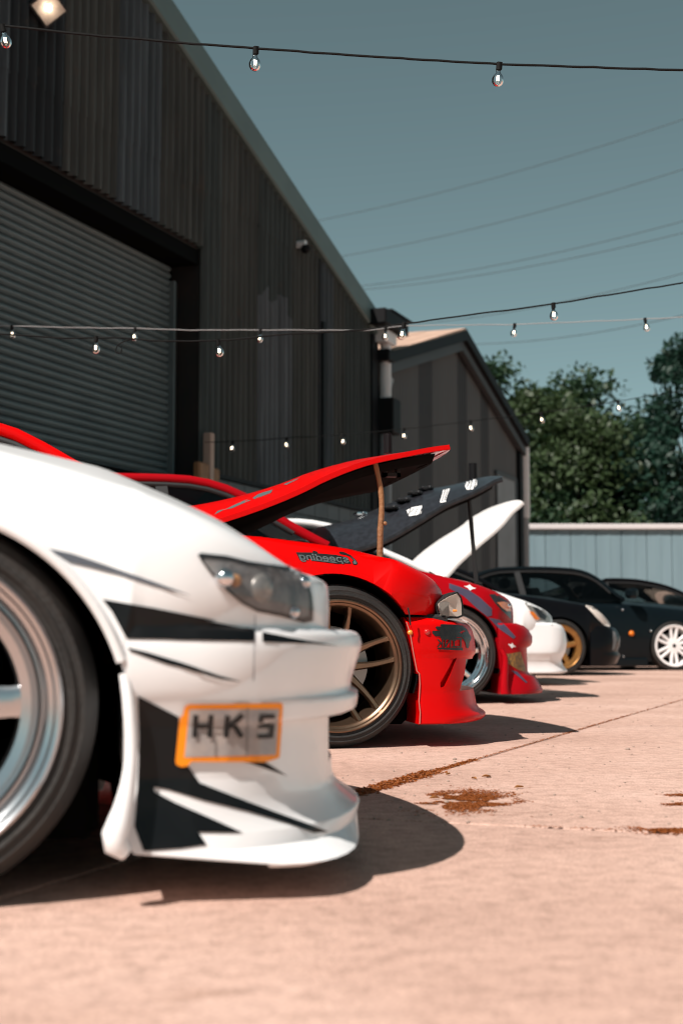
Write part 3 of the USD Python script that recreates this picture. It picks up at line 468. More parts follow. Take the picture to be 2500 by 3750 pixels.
def greenhouse(parent, W, rail, belt, ka, kb, paintm, roofm=None, yb=.07, yr=.24, bow=.10, seal=True, tint='car_glass', chrome=False, bpillar=-1.75):
    """rail: (x, z) from the cowl over the roof to the deck; points 0..ka are the screen, ka..kb the roof, the rest the rear window."""
    r = smooth_path(rail, 26); s_ = np.r_[0, np.cumsum(np.linalg.norm(np.diff(np.asarray(rail, float), axis=0), axis=1))]; idx = np.linspace(0, s_[-1], 26)
    ia, ib = int(np.searchsorted(idx, s_[ka])), int(np.searchsorted(idx, s_[kb])); zt, zl = r[:, 1].max(), r[:, 1].min()
    y = yb + (yr - yb) * np.clip((r[:, 1] - ip(belt, r[:, 0])) / (zt - .80), 0, 1) ** 1.0; N = np.c_[r[:, 0], y, r[:, 1]]; Fr = N * [1, -1, 1] + [0, W, 0]
    t = np.linspace(0, 1, 9); sheet = []
    for i in range(26):
        front = i <= ia; rear = i >= ib; b = bow * (1 - i / max(ia, 1)) + .04 if front else -.05 if rear else 0
        q = N[i] + (Fr[i] - N[i]) * t[:, None]; k = 4 * t * (1 - t); q[:, 0] += b * k; q[:, 2] += (.025 if not front and not rear else .012) * k * (1 if 0 < i < 25 else 0); sheet.append(q)
    sheet = np.array(sheet)
    part(parent, 'windscreen', grid(sheet[:ia + 1]), tint, 60); part(parent, 'roof', grid(sheet[ia:ib + 1]), roofm or paintm, 60); part(parent, 'rear_window', grid(sheet[ib:]), tint, 60)
    for side in (0, 1):
        up = N.copy(); up[:, 1] += .004; lo = np.c_[r[:, 0], np.full(26, yb - .005), ip(belt, r[:, 0])]; g = np.stack([up, lo]); wm = g if side == 0 else g * [1, -1, 1] + [0, W, 0]
        part(parent, 'side_window', grid(wm), tint, 60)
        rl = (N if side == 0 else Fr); part(parent, 'roof_rail', tube(rl, .030, 8, .030), paintm, 60)
        if seal:
            so = N - np.c_[np.zeros(26), np.full(26, .012), np.full(26, .036)]; so = so[2:-3]; so = so if side == 0 else so * [1, -1, 1] + [0, W, 0]
            part(parent, 'window_seal', tube(so, .018, 6), 'black_plastic', 60)
            if chrome and side == 0: part(parent, 'window_trim', tube(so - [0, .008, .022], .006, 6), 'silver', 60)
        bz = np.interp(bpillar, r[::-1, 0], r[::-1, 1]); by = np.interp(bpillar, r[::-1, 0], y[::-1]); pp = np.array([(bpillar + .05, yb - .008, ip(belt, bpillar)), (bpillar, by - .004, bz - .02)]); pp = pp if side == 0 else pp * [1, -1, 1] + [0, W, 0]
        part(parent, 'door_pillar', tube(pp, .05, 4, .02), 'black_plastic', False)
    if sheet[0][0][2] and True:
        hb = grid(np.array([sheet[ia] - [0, 0, .004], sheet[max(ia - 2, 0)] - [0, 0, .006]])); part(parent, 'screen_band', hb, 'black_plastic', 60)
    zb_ = float(ip(belt, -1.6)); x_ = r[0, 0]
    part(parent, 'dashboard', cbox((x_ - .55, .16, zb_ - .16), (x_ - .05, W - .16, zb_ + .03), .06), 'interior', 40)
    for sy in (.42, W - .42):
        st = part(parent, 'seat', hull([(-1.55 + dx, sy + dy * .22, zb_ - .3) for dx in (0, .12) for dy in (-1, 1)] + [(-1.72 + dx, sy + dy * .19, zb_ + .16) for dx in (0, .1) for dy in (-1, 1)]), 'interior', 40)
        part(st, 'headrest', cbox((-1.80, sy - .12, zb_ + .18), (-1.69, sy + .12, zb_ + .32), .04), 'interior', 40)
    part(parent, 'mirror', cbox((ia and r[ia, 0] + .12, W / 2 - .10, r[ia, 1] - .12), (r[ia, 0] + .15, W / 2 + .10, r[ia, 1] - .06), .012), 'pipe_grey', 30, 'rear view mirror')
def open_hood(parent, near, W, m_top, m_under, crown=.05, inset=.10, th=.018, edge=.03, name='hood', ny=13, n=22, bow=0., tp=2.0):
    p = smooth_path(near, n); t = np.gradient(p, axis=0); t /= np.linalg.norm(t, axis=1, keepdims=True); nz = np.c_[-t[:, 1], t[:, 0]]
    s = np.linspace(0, 1, ny); prof = 1 - np.abs(2 * s - 1) ** 3; k = (1 - np.linspace(0, 1, n) ** tp) * .93 + .07
    def lay(off, ins):
        return np.array([[(p[i, 0] + nz[i, 0] * (crown * c * k[i] + off) + t[i, 0] * bow * c * i / n, ins + (W - 2 * ins) * q, p[i, 1] + nz[i, 1] * (crown * c * k[i] + off) + t[i, 1] * bow * c * i / n) for q, c in zip(s, prof)] for i in range(n)])
    A, B = lay(0, inset), lay(-th, inset); loops = [np.vstack([A[i], B[i][::-1]]) for i in range(n)]
    top = solid(np.array(loops)); h = part(parent, name, top, m_top, 40)
    eds = []
    for yy, e in ((inset, .004), (W - inset, -.004)): eds.append(grid(np.array([[(x, yy, z), (x - nz[i, 0] * edge, yy + e, z - nz[i, 1] * edge)] for i, (x, z) in enumerate(p)]))); part(h, 'hood_edge', eds[-1], m_top, 60)
    C_, D_ = lay(-th - .004, inset + .05), lay(-th - .032, inset + .12); i0, i1 = 1, n - 1
    und = solid(np.array([np.vstack([C_[i], D_[i][::-1]]) for i in range(i0, i1)])); part(h, 'hood_frame', und, m_under, 40)
    return h, cat([top] + eds)
CARS = {}
def car(name, label, org, W, pm, sh, ct, zb, nose, tail, xs, arch, rows=None, bx0=.35, xback=((0, .33), (1, .33)), by0=((0, 0), (1, 0)), n=2.5, yt=.35, mouth=None, style='black', yaw=0., bay=None, rearax=-2.48, R=.302, RL=.243, bm=None, extra_cut=(), wheel_y=0., group=None, slot=None):
    o = thing(name, label, 'car', org, group='cars parked nose out in a row with their flanks towards the camera' if group is None else group)
    ub = upper_body(W, sh, ct, zb, nose, tail, xs, bay); ac, ar = arch[:2], arch[2]
    tools = [cyl_y(ac, ar, -.1, .44), cyl_y(ac, ar, W - .44, W + .1), cyl_y((rearax, ac[1]), ar + .02, -.1, .4), cyl_y((rearax, ac[1]), ar + .02, W - .4, W + .1)] + list(extra_cut)
    ub = cut(ub, tools); part(o, 'body', ub, pm, 34); S = [ub]
    if rows is not None:
        bp_ = bumper(W, rows, bx0, xback, by0, n, yt)
        if mouth: bp_ = cut(bp_, mouth)
        if slot:
            h = Surf([bp_], org).hit(slot)[0]; h = h[~np.isnan(h[:, 0])]
            if len(h) > 3: bp_ = cut(bp_, [hull(np.vstack([h + [.0, .022, 0], h + [0, -.25, 0]]))])
        part(o, 'bumper', bp_, bm or pm, 24 if name == 'white_car' else 34); S.append(bp_)
    liner(o, ac, ar - .004, W); liner(o, (rearax, ac[1]), ar + .016, W)
    for k, (x, y, sd) in enumerate(((0, wheel_y, 1), (0, W - wheel_y, -1), (rearax, .01, 1), (rearax, W - .01, -1))):
        make_wheel(o, (x, y, R), style, R, RL, sd, yaw if k < 2 else 0, k == 0)
    part(o, 'underbody', cbox((rearax - .5, .2, .075), (.30, W - .2, .24), .02), 'liner_black', False)
    CARS[name] = (o, Surf(S, org), S); return o, CARS[name][1], S
XS = np.r_[np.linspace(-3.5, -.7, 15), np.linspace(-.55, .2, 12), np.linspace(.23, .8, 30)]
def xs_to(a, b): x = XS[(XS > a + .005) & (XS < b - .012)]; return np.r_[a + .004, x, b - .006]

# ------------------------------------------------------------------ white car (nearest)
OA = np.array([-.281, 2.217, 0])
MA = [box((.5, .35, .186), (1.2, 1.35, .277))]
zbA = [(-3.6, .30), (-2.9, .16), (-.34, .13), (.325, .13), (.335, .36), (.45, .40), (.8, .425)]
A, SA, meshA = car('white_car', 'white car with black streaks, an orange framed plate on its bumper and silver wheel', OA, 1.70, 'white_paint',
    [(-3.6, .76), (-2.6, .79), (-.6, .772), (-.36, .765), (0, .733), (.134, .709), (.203, .692), (.273, .673), (.344, .652), (.415, .625), (.487, .594), (.56, .558), (.60, .536), (.64, .522), (.8, .50)],
    [(-3.6, .78), (-2.6, .84), (-.6, .83), (0, .79), (.3, .73), (.5, .64), (.6, .575), (.65, .54), (.8, .51)], zbA, (.35, .750, 2.6), (-3.0, -3.52, 3), xs_to(-3.52, .750), (0, .262, .346),
    [(.053, .70), (.058, .738), (.066, .748), (.080, .756), (.102, .762), (.1045, .756), (.118, .739), (.13, .727), (.145, .7175), (.160, .713), (.184, .712), (.190, .713), (.272, .713), (.2727, .746), (.278, .757), (.296, .760), (.308, .759), (.3105, .746), (.328, .747), (.36, .756), (.385, .764), (.397, .766), (.410, .763), (.417, .757), (.4205, .748), (.4215, .738), (.424, .69), (.430, .66)],
    .36, ((0, .56), (.058, .56), (.074, .40), (.082, .336), (.5, .336)), ((0, .03), (.08, -.002), (.14, .010), (.24, .022), (.30, .012), (.335, -.004), (.36, -.005), (.40, -.002), (.425, .006), (.45, .014)), mouth=MA, style='star', yaw=math.radians(5))
greenhouse(A, 1.70, [(-.62, .85), (-.95, 1.05), (-1.3, 1.19), (-1.8, 1.24), (-2.4, 1.20), (-2.8, 1.05), (-3.1, .88)], [(-4, .82), (1, .80)], 2, 4, 'white_paint')
part(A, 'bumper_flare', tube(smooth_path([(.334, .004, .352), (.342, -.004, .30), (.346, -.008, .235), (.342, -.012, .19), (.332, -.018, .14), (.322, -.022, .105), (.340, -.018, .084)], 16), np.array([.008, .009, .0095, .010, .010, .010, .010, .010, .011, .012, .014, .016, .019, .021, .020, .012]), 10), 'white_paint', 60)
aa = np.linspace(.32, 1.95, 30); part(A, 'arch_lip', tube([(.347 * math.cos(t), -.002, .262 + .347 * math.sin(t)) for t in aa], .0085, 8), 'white_paint', 60)
part(A, 'grille', box((.46, .38, .19), (.47, 1.32, .275)), 'black_plastic', False)
def decal(o, S, name, m, pts, off=.0022, cell=9, label=None, holes=()):
    t = S.poly(pts, off, cell, holes)
    return part(o, name, t, m, 60, label) if t is not None else None
decal(A, SA, 'livery_streak', 'livery_grey', c1([(345, 213), (520, 252), (800, 347), (1100, 452), (1380, 555), (1100, 482), (850, 402), (660, 350), (500, 312)]), label='upper thin grey streak')
decal(A, SA, 'livery_streak', 'livery_black', c1([(735, 578), (1100, 640), (1568, 735)]) + c2([(300, 730), (648, 795), (648, 880), (0, 870)]) + c1([(1300, 868), (908, 862), (870, 790), (800, 660)]), label='broad black band behind the headlight')
decal(A, SA, 'livery_streak', 'livery_black', c2([(706, 812), (900, 852), (1100, 888), (1255, 914), (1100, 900), (706, 885)]), label='pointed black band end on the bumper')
decal(A, SA, 'livery_streak', 'livery_black', c1([(915, 925), (1050, 957), (1300, 1032), (1568, 1122)]) + c2([(200, 1062), (400, 1128), (560, 1172), (400, 1152), (200, 1092), (0, 1030)]) + c1([(1400, 1092), (1200, 1045), (932, 950)]), label='thin black streak above the plate')
decal(A, SA, 'livery_patch', 'livery_black', c3([(990, 95), (1285, 250), (1262, 560), (1350, 600)]) + c4([(60, 720), (300, 815), (600, 930), (850, 1020), (985, 1072), (880, 1082), (700, 1015), (400, 925), (100, 850)]) + c3([(1200, 768), (1105, 752), (1105, 782), (1250, 860), (1568, 1000)]) + c4([(370, 1080), (50, 1075), (110, 1165)]) + c3([(1300, 1192), (1030, 1212), (965, 1035), (985, 800), (1000, 400)]), label='large black livery patch around the plate')
decal(A, SA, 'livery_streak', 'livery_black', c4([(340, 565), (520, 565), (700, 680), (885, 748), (660, 662), (420, 580)]), label='short black streak under the plate')
decal(A, SA, 'panel_gap', 'livery_grey', c2([(651, 690), (655, 690), (645, 1165), (640, 1165)]), .0018, 9)
plate_o = c2([(165, 1338), (178, 1330), (835, 1322), (848, 1334)]) + c4([(628, 535), (612, 545), (520, 572), (340, 570), (0, 568)]) + c3([(1345, 600), (1300, 606), (1264, 590), (1258, 560), (1275, 400), (1290, 250), (1310, 235), (1325, 170)])
plate_i = c3([(1358, 190)]) + c4([(626, 188), (602, 520)]) + c3([(1322, 537)])
pp = SA.poly(sg.Polygon(plate_o).buffer(0).difference(sg.Polygon(plate_i).buffer(-3)), .006, 10); pl_ = part(A, 'plate', pp, 'orange_border', 60, 'orange framed sticker plate reading HKS')
t = SA.poly(plate_i, .0066, 10); part(pl_, 'plate_face', t, 'plate_grey', 60)
kl = crop(0, 1550, .861)
for ls in ([[(832, 1240), (825, 1338)], [(896, 1240), (889, 1338)], [(828, 1290), (892, 1288)]], [[(966, 1243), (957, 1338)], [(1028, 1240), (966, 1296)], [(985, 1276), (1024, 1336)]], [[(1164, 1246), (1110, 1247), (1101, 1288), (1152, 1289), (1147, 1331), (1090, 1333)]]):
    g = shapely.union_all([sg.LineString(kl(l)).buffer(9.2 if len(ls) > 1 else 8.2, cap_style='flat', join_style='mitre') for l in ls])
    part(pl_, 'letter', SA.poly(list(g.exterior.coords), .0094, 7), 'ink_black', 60)
for q in (c4([(165, 400), (175, 400), (172, 530), (162, 530)]), c4([(395, 180), (405, 180), (398, 530), (388, 530)])): decal(pl_, SA, 'plate_seam', 'plate_seam', q, .0080)
# headlight: a dark reflector bowl, lamps inside, clear cover
hl = c2([(240, 262), (262, 248), (450, 268), (600, 306), (800, 338), (975, 356), (1030, 440), (1058, 560), (1066, 640), (1062, 735), (1000, 748), (850, 705), (670, 668), (560, 610), (430, 500), (320, 372)])
hs = part(A, 'headlight', SA.poly(hl, .003, 16), 'lamp_smoke', 60, 'smoky grey headlight with small bulbs')
def spot(o, S, name, m, px, r, off, sq=.5, label=None):
    p, nn = S.hit([px]); c = p[0] + nn[0] * off
    if np.isnan(c[0]): return
    return part(o, name, sphere(c, r, 2), m, 60, label)
decal(hs, SA, 'headlight_bezel', 'black_plastic', hl, .0045, 16, holes=[[(sg.Polygon(hl).centroid.x + (x - sg.Polygon(hl).centroid.x) * .93, sg.Polygon(hl).centroid.y + (y - sg.Polygon(hl).centroid.y) * .86) for x, y in hl]])
spot(hs, SA, 'lamp_bulb', 'chrome', c2([(420, 430)])[0], .016, .006); spot(hs, SA, 'lamp_bulb', 'amber_dull', c2([(505, 445)])[0], .010, .004); spot(hs, SA, 'reflector', 'lamp_housing', c2([(700, 500)])[0], .028, -.012); spot(hs, SA, 'lamp_bulb', 'chrome', c2([(915, 670)])[0], .012, .002); spot(hs, SA, 'lamp_bulb', 'chrome', c2([(995, 455)])[0], .012, .002)
part(hs, 'headlight_cover', SA.poly(hl, .017, 16), 'smoked_glass', 60)

# ------------------------------------------------------------------ red coupe with the open bonnet
OB = np.array([.899, 5.143, 0])
arB = [(-.42, .05), (-.36, .40), (-.25, .545), (-.115, .616), (-.04, .621), (.038, .611), (.103, .583), (.155, .545), (.195, .507), (.225, .494), (.30, .47), (.30, .0)]
MB_ = [hull([(x, y, z) for x, y, z in ((.40, .085, .206), (.40, .145, .322), (1.2, .085, .206), (1.2, .145, .322), (.40, 1.60, .206), (.40, 1.54, .322), (1.2, 1.60, .206), (1.2, 1.54, .322))])]
B, SB, meshB = car('red_coupe', 'bright red coupe with open bonnet held up by a branch and bronze wheel', OB, 1.69, 'red_paint',
    [(-3.6, .78), (-2.6, .82), (-.6, .80), (-.275, .780), (-.034, .752), (.057, .738), (.147, .717), (.235, .697), (.351, .649), (.41, .620), (.464, .585), (.56, .54)],
    [(-3.6, .8), (-2.6, .86), (-.6, .83), (-.5, .80), (-.45, .55), (.33, .50), (.38, .56), (.44, .575), (.56, .545)],
    [(-3.6, .3), (-2.9, .16), (-.3, .13), (.18, .13), (.2, .492), (.6, .482)], (.17, .515, 2.6), (-3.0, -3.5, 3), xs_to(-3.5, .515), (-.02, .31, .33),
    [(.085, .60), (.090, .624), (.100, .636), (.110, .636), (.118, .628), (.128, .612), (.142, .602), (.155, .598), (.171, .596), (.190, .592), (.199, .590), (.21, .588), (.26, .588), (.325, .590), (.331, .592), (.340, .600), (.355, .602), (.40, .598), (.43, .590), (.448, .581), (.460, .568), (.470, .525), (.477, .46), (.480, .40)],
    .31, ((.08, .302), (.13, .305), (.168, .302), (.232, .307), (.272, .305), (.281, .296), (.349, .283), (.421, .271), (.467, .257), (.5, .25)), ((.08, .018), (.13, .022), (.2, .030), (.33, .032), (.4, .032), (.46, .040), (.478, .06)), yt=.30, mouth=MB_, style='twin', yaw=math.radians(6), bay=(-.47, .36), wheel_y=.012, slot=c6([(815, 1240), (870, 1212), (760, 1490), (690, 1625), (640, 1640), (632, 1580)]))
greenhouse(B, 1.69, [(-.60, .84), (-.924, 1.009), (-1.107, 1.115), (-1.236, 1.173), (-1.55, 1.225), (-2.1, 1.225), (-2.7, 1.08), (-3.2, .87)], [(-4, .86), (-.6, .80), (1, .78)], 3, 5, 'red_paint', chrome=True, yb=.10, yr=.26, bpillar=-1.9)
part(B, 'bumper_reinforcement', cbox((.27, .08, .455), (.43, 1.6, .492), .01), 'black_plastic', False)
HB, hbt = open_hood(B, [(-.50, .826), (-.427, .848), (-.263, .906), (-.124, .966), (-.031, 1.014), (.139, 1.080), (.274, 1.112), (.40, 1.138), (.455, 1.146)], 1.69, 'red_paint', 'liner_black', .115, .14, edge=.020, bow=.06, tp=.9)
HS = Surf([hbt], OB)
for q in ([(300, 640), (380, 598), (450, 585), (540, 545), (600, 520), (560, 515), (470, 555), (400, 590), (330, 605)], [(615, 500), (660, 470), (700, 455), (780, 432), (768, 458), (700, 485), (630, 510)], [(870, 388), (960, 350), (1000, 335), (980, 350), (890, 395)], [(1050, 300), (1140, 270), (1300, 205), (1370, 180), (1300, 215), (1150, 275)]): decal(HB, HS, 'hood_sticker', 'sticker_grey', r3(q), .001, 8)
stk = [on_y(u, v, OB[1] + .19) - OB for u, v in ((1372, 1690), (1384, 1745), (1394, 1800), (1397, 1860), (1392, 1950), (1391, 2050))]; stk[0] += [0, 0, .0]
ws = thing('wooden_prop', 'rough wooden branch propping up the bonnet of the bright red coupe', 'wooden stick', OB + stk[-1]); part(ws, 'stick', tube(smooth_path(np.array(stk) - stk[-1], 14), np.linspace(.0095, .0125, 14) * np.array([1, 1.05, .95, 1, 1.1, 1, .95, 1.05, 1, 1.08, 1, .97, 1.04, 1]), 9), 'wood', 60)
knot = np.array(stk[3]) - stk[-1]; part(ws, 'knot', sphere(knot + [.012, -.006, -.06], .008, 1), 'wood', 60)
k0 = on_y(1420, 1618, OB[1] + .85) - OB; part(B, 'bonnet_catch', cyl(k0 + [0, 0, -.05], k0 + [0, 0, .035], .018, 10), 'gutter_black')
k1 = on_y(1375, 1728, OB[1] + .5) - OB; part(B, 'bonnet_latch', cat([box(k1 + [.03, -.02, -.02], k1 + [.10, .02, -.005]), box(k1 + [.03, -.02, -.02], k1 + [.045, .02, .03]), box(k1 + [.085, -.02, -.02], k1 + [.10, .02, .03])]), 'dark_metal', False)
# corner lamp
lp = c6([(560, 440), (600, 400), (730, 322), (880, 272), (945, 345), (968, 450), (972, 610), (900, 635), (650, 625), (580, 580), (555, 500)]); L0 = [on_y(u, v, OB[1] + .12) - OB for u, v in lp]; lx = [(p[0], p[2]) for p in L0]
lc = np.mean(lx, 0); 
def lamp_solid(k, y0, y1, k2): 
    a = [(lc[0] + (x - lc[0]) * k, y0 + 1.2 * max(0, x - .43) ** 1.0 * .5, lc[1] + (z - lc[1]) * k) for x, z in lx]; b = [(x, y + .028, z) for (x, y, z) in [(lc[0] + (x - lc[0]) * k2, y0 + 1.2 * max(0, x - .43) * .5, lc[1] + (z - lc[1]) * k2) for x, z in lx]]; c = [(x, y1, z) for x, z in [(lc[0] + (x - lc[0]) * k2, lc[1] + (z - lc[1]) * k2) for x, z in lx]]
    return solid(np.array([a, b, c]))
cl_ = part(B, 'corner_lamp', lamp_solid(.90, .088, .30, .93), 'lamp_pale', 30, 'clear corner indicator lamp'); part(cl_, 'lamp_bezel', lamp_solid(1.04, .094, .25, 1.06), 'black_plastic', 30); part(cl_, 'lamp_cover', lamp_solid(.95, .072, .2, 1.0), 'lamp_cover_clear', 30); part(cl_, 'lamp_bulb', cyl((lc[0] + .005, .081, lc[1] - .018), (lc[0] + .02, .081, lc[1] - .018), .0045, 8), 'amber_bulb'); part(cl_, 'reflector', box((lc[0] - .045, .0855, lc[1] - .04), (lc[0] - .008, .0865, lc[1] + .015)), 'lamp_housing', False)
# writing and marks on the red car
decal(B, SB, 'speeding_sticker', 'ink_black', c5([(130, 285), (370, 288), (372, 262), (440, 276), (442, 300), (700, 322), (870, 358), (925, 448), (800, 445), (845, 462), (790, 448), (730, 452), (355, 405), (350, 378), (290, 375), (285, 397), (185, 397)]), .0012, 6, 'mirrored grey lettering sticker with black outline')
sp_ = SB.text('speeding', c5([(905, 432)])[0], np.array(c5([(190, 388)])[0]) - c5([(905, 432)])[0], np.array([-8., -23.]), .0022, True)
if sp_ is not None: part(B, 'speeding_lettering', sp_, 'sticker_grey', False)
decal(B, SB, 'sticker_line', 'sticker_grey', c5([(365, 388), (720, 432), (718, 442), (368, 398)]), .0022, 6)
decal(B, SB, 'sticker_emblem', 'ink_black', c5([(748, 285), (770, 274), (830, 285), (920, 330), (990, 395), (1018, 440), (1000, 466), (950, 460), (932, 420), (955, 402), (900, 348), (850, 328), (762, 312)]), .0012, 5)
decal(B, SB, 'sticker_emblem', 'sticker_grey', c5([(905, 338), (975, 395), (1005, 440), (992, 457), (960, 452), (948, 425), (970, 405)]), .0022, 5)
em = c6([(512, 840), (530, 825), (640, 828), (575, 803), (565, 775), (580, 762), (640, 764), (630, 742), (650, 730), (800, 735), (950, 752), (1010, 800), (1045, 870), (1075, 915), (1070, 950), (1050, 985), (1040, 1062), (1025, 1080), (1005, 1070), (988, 985), (940, 920), (870, 915), (860, 940), (640, 932), (625, 905), (560, 902), (520, 862)])
decal(B, SB, 'link_sticker', 'sticker_black', em, .003, 8, 'black bird shaped emblem sticker', holes=[c6([(905, 850), (960, 820), (1000, 830), (960, 850), (940, 870)])])
lk = SB.text('LINK', c6([(945, 1062)])[0], np.array(c6([(585, 1056)])[0]) - c6([(945, 1062)])[0], np.array([0., -27.]), .0042, True)
if lk is not None: part(B, 'link_lettering', lk, 'sticker_black', False, 'mirrored black lettering under the emblem')
decal(B, SB, 'link_bar', 'sticker_black', c6([(590, 1066), (955, 1070), (955, 1108), (595, 1092)]), .003, 8); decal(B, SB, 'link_bar', 'sticker_black', c6([(640, 925), (945, 930), (945, 955), (640, 952)]), .003, 8)
spot(B, SB, 'side_marker', 'marker_red', c6([(445, 842)])[0], .013, -.003, label='round red side marker')
spot(B, SB, 'fog_bulb', 'amber_bulb', c6([(200, 850)])[0], .010, 0)
wb = on_y(1497, 2245, OB[1] - .004) - OB; part(B, 'bracket_wire', tube([wb + [-.004, 0, .02], wb + [.002, 0, -.01], wb + [.006, .004, -.045]], .003, 6), 'black_plastic'); 
fe = [(.302, .016, .088), (.305, .020, .13), (.302, .026, .168), (.307, .029, .232), (.305, .031, .272), (.296, .032, .281), (.283, .032, .349), (.271, .032, .421), (.259, .040, .462)]
part(B, 'bumper_edge', tube(np.array(fe) + [.001, -.001, 0], .0022, 6), 'red_edge', 60, 'raw pale edge of the bumper')

# ------------------------------------------------------------------ crimson hatchback with the carbon bonnet
OC = np.array([2.158, 8.4, 0])
MC = [box((.45, .30, .19), (1.2, 1.4, .335))]
C, SC, meshC = car('crimson_hatchback', 'dark red hatchback with purple streaks, raised carbon bonnet and deep chrome wheel', OC, 1.70, 'crimson_paint',
    [(-3.6, .95), (-.9, .93), (-.6, .90), (-.2, .82), (.023, .768), (.161, .740), (.288, .698), (.341, .677), (.43, .643), (.52, .60)], [(-3.6, .95), (-.9, .95), (-.7, .92), (-.6, .6), (.2, .55), (.3, .66), (.43, .66), (.52, .61)],
    [(-3.6, .3), (-2.9, .16), (.28, .13), (.31, .40), (.6, .44)], (.15, .545, 2.4), (-3.0, -3.5, 3), xs_to(-3.5, .545), (0, .29, .325),
    [(.058, .655), (.075, .660), (.09, .652), (.16, .615), (.172, .58), (.19, .565), (.335, .565), (.35, .592), (.37, .603), (.41, .604), (.45, .580), (.475, .545), (.49, .49)],
    .30, ((0, .312), (.06, .306), (.19, .313), (.27, .318), (.33, .300), (.5, .30)), ((0, -.03), (.1, -.02), (.2, .02), (.4, .02), (.5, .03)), yt=.30, mouth=MC, style='dish', yaw=math.radians(4), bay=(-.66, .26))
greenhouse(C, 1.70, [(-.744, .955), (-.981, 1.085), (-1.267, 1.262), (-1.40, 1.315), (-1.566, 1.352), (-1.8, 1.36), (-2.4, 1.36), (-3.2, 1.2), (-3.45, .95)], [(-4, .96), (-.8, .92), (1, .9)], 3, 6, 'crimson_paint', yb=.10, yr=.24)
HC, hct = open_hood(C, [(-.66, .925), (-.498, .965), (-.388, 1.005), (-.183, 1.121), (.005, 1.234), (.157, 1.300), (.242, 1.343), (.338, 1.395), (.36, 1.40)], 1.70, 'carbon', 'liner_black', .20, .12, bow=.12)
HSC = Surf([hct], OC)
for qi, q in enumerate(([(625, 405), (660, 385), (700, 378), (728, 372), (722, 425), (690, 435), (640, 443)], [(842, 350), (870, 268), (915, 258), (905, 300), (890, 345), (860, 352)], [(1020, 245), (1010, 205), (1050, 188), (1100, 182), (1098, 230), (1075, 262), (1030, 265)])):
    g = sg.Polygon(r1(q)).buffer(0); x0_, y0_, x1_, y1_ = g.bounds; rr_ = np.random.default_rng(qi)
    for k_ in range(4): u_ = x0_ + (x1_ - x0_) * (k_ + .8 + rr_.uniform(-.2, .2)) / 4.6; g = g.difference(sg.LineString([(u_ + 6, y0_ + rr_.uniform(0, 14)), (u_ - 5, y1_ - rr_.uniform(0, 14))]).buffer(1.7))
    decal(HC, HSC, 'hood_sticker', 'sticker_white', g, .003, 8, 'white lettering sticker on the carbon bonnet')
for q in ((322, 440), (525, 400), (610, 348), (690, 300), (765, 268), (858, 215)):
    p, nn = HSC.hit(r1([q]))
    if not np.isnan(p[0, 0]): part(HC, 'hood_vent', cat([cbox(p[0] + [-.05, -.06, .0], p[0] + [.03, .06, .022], .008), sphere(p[0] + [0, -.07, .012], .012, 1)]), 'dark_metal' if q[0] > 400 else 'chrome', 30)
rod = [on_y(*q, OC[1] + .25) - OC for q in r1([(1042, 275), (1095, 900)])]; part(C, 'prop_rod', cyl(rod[0], rod[1], .014, 8), 'black_plastic')
k0 = on_y(*r1([(1072, 170)])[0], OC[1] + .9) - OC; part(C, 'bonnet_catch', cyl(k0 + [0, 0, -.03], k0 + [0, 0, .085], .028, 10), 'gutter_black')
decal(C, SC, 'livery_streak', 'livery_purple', kk([(-20, 270), (100, 310), (200, 345), (330, 430), (470, 560), (472, 640), (420, 655), (300, 560), (150, 420), (-20, 330)]), label='purple grey streak over the arch')
decal(C, SC, 'livery_streak', 'livery_purple', kk([(430, 665), (560, 690), (640, 770), (745, 885), (720, 910), (570, 805)]), label='purple dart on the bumper'); decal(C, SC, 'livery_streak', 'livery_purple', kk([(690, 1270), (760, 1285), (880, 1410), (860, 1415), (760, 1330)]))
for q in ([(148, 305), (190, 303), (215, 285), (245, 315), (292, 330), (250, 335), (220, 355), (195, 322)], [(655, 968), (690, 972), (705, 955), (720, 980), (748, 998), (715, 1005), (700, 1022), (680, 990)]): decal(C, SC, 'star_sticker', 'sticker_white', kk(q), .002, 8, 'white star sticker')
hq = part(C, 'headlight', SC.poly(kk([(440, 400), (575, 388), (660, 440), (725, 535), (765, 715), (690, 680), (590, 590), (500, 490)]), .002, 8), 'lamp_dark', 60, 'dark headlight with an orange indicator')
decal(hq, SC, 'indicator', 'amber', kk([(530, 490), (600, 482), (672, 500), (682, 555), (690, 590), (640, 592), (580, 550)]), .008, 8); spot(hq, SC, 'lamp_bulb', 'chrome', kk([(648, 532)])[0], .016, .008)
decal(C, SC, 'bumper_mesh', 'mesh_gold', kk([(620, 1085), (700, 1075), (800, 1058), (838, 1180), (868, 1290), (780, 1268), (660, 1195)]), .002, 8, 'golden brown mesh patch on the bumper')
part(C, 'bumper_flare', tube(smooth_path([(.312, -.0, .33), (.332, -.012, .27), (.326, -.02, .19), (.318, -.03, .10), (.318, -.034, .06)], 12), np.linspace(.014, .028, 12), 8), 'crimson_paint', 60); spot(C, SC, 'side_marker', 'marker_red', kk([(272, 596)])[0], .016, 0)

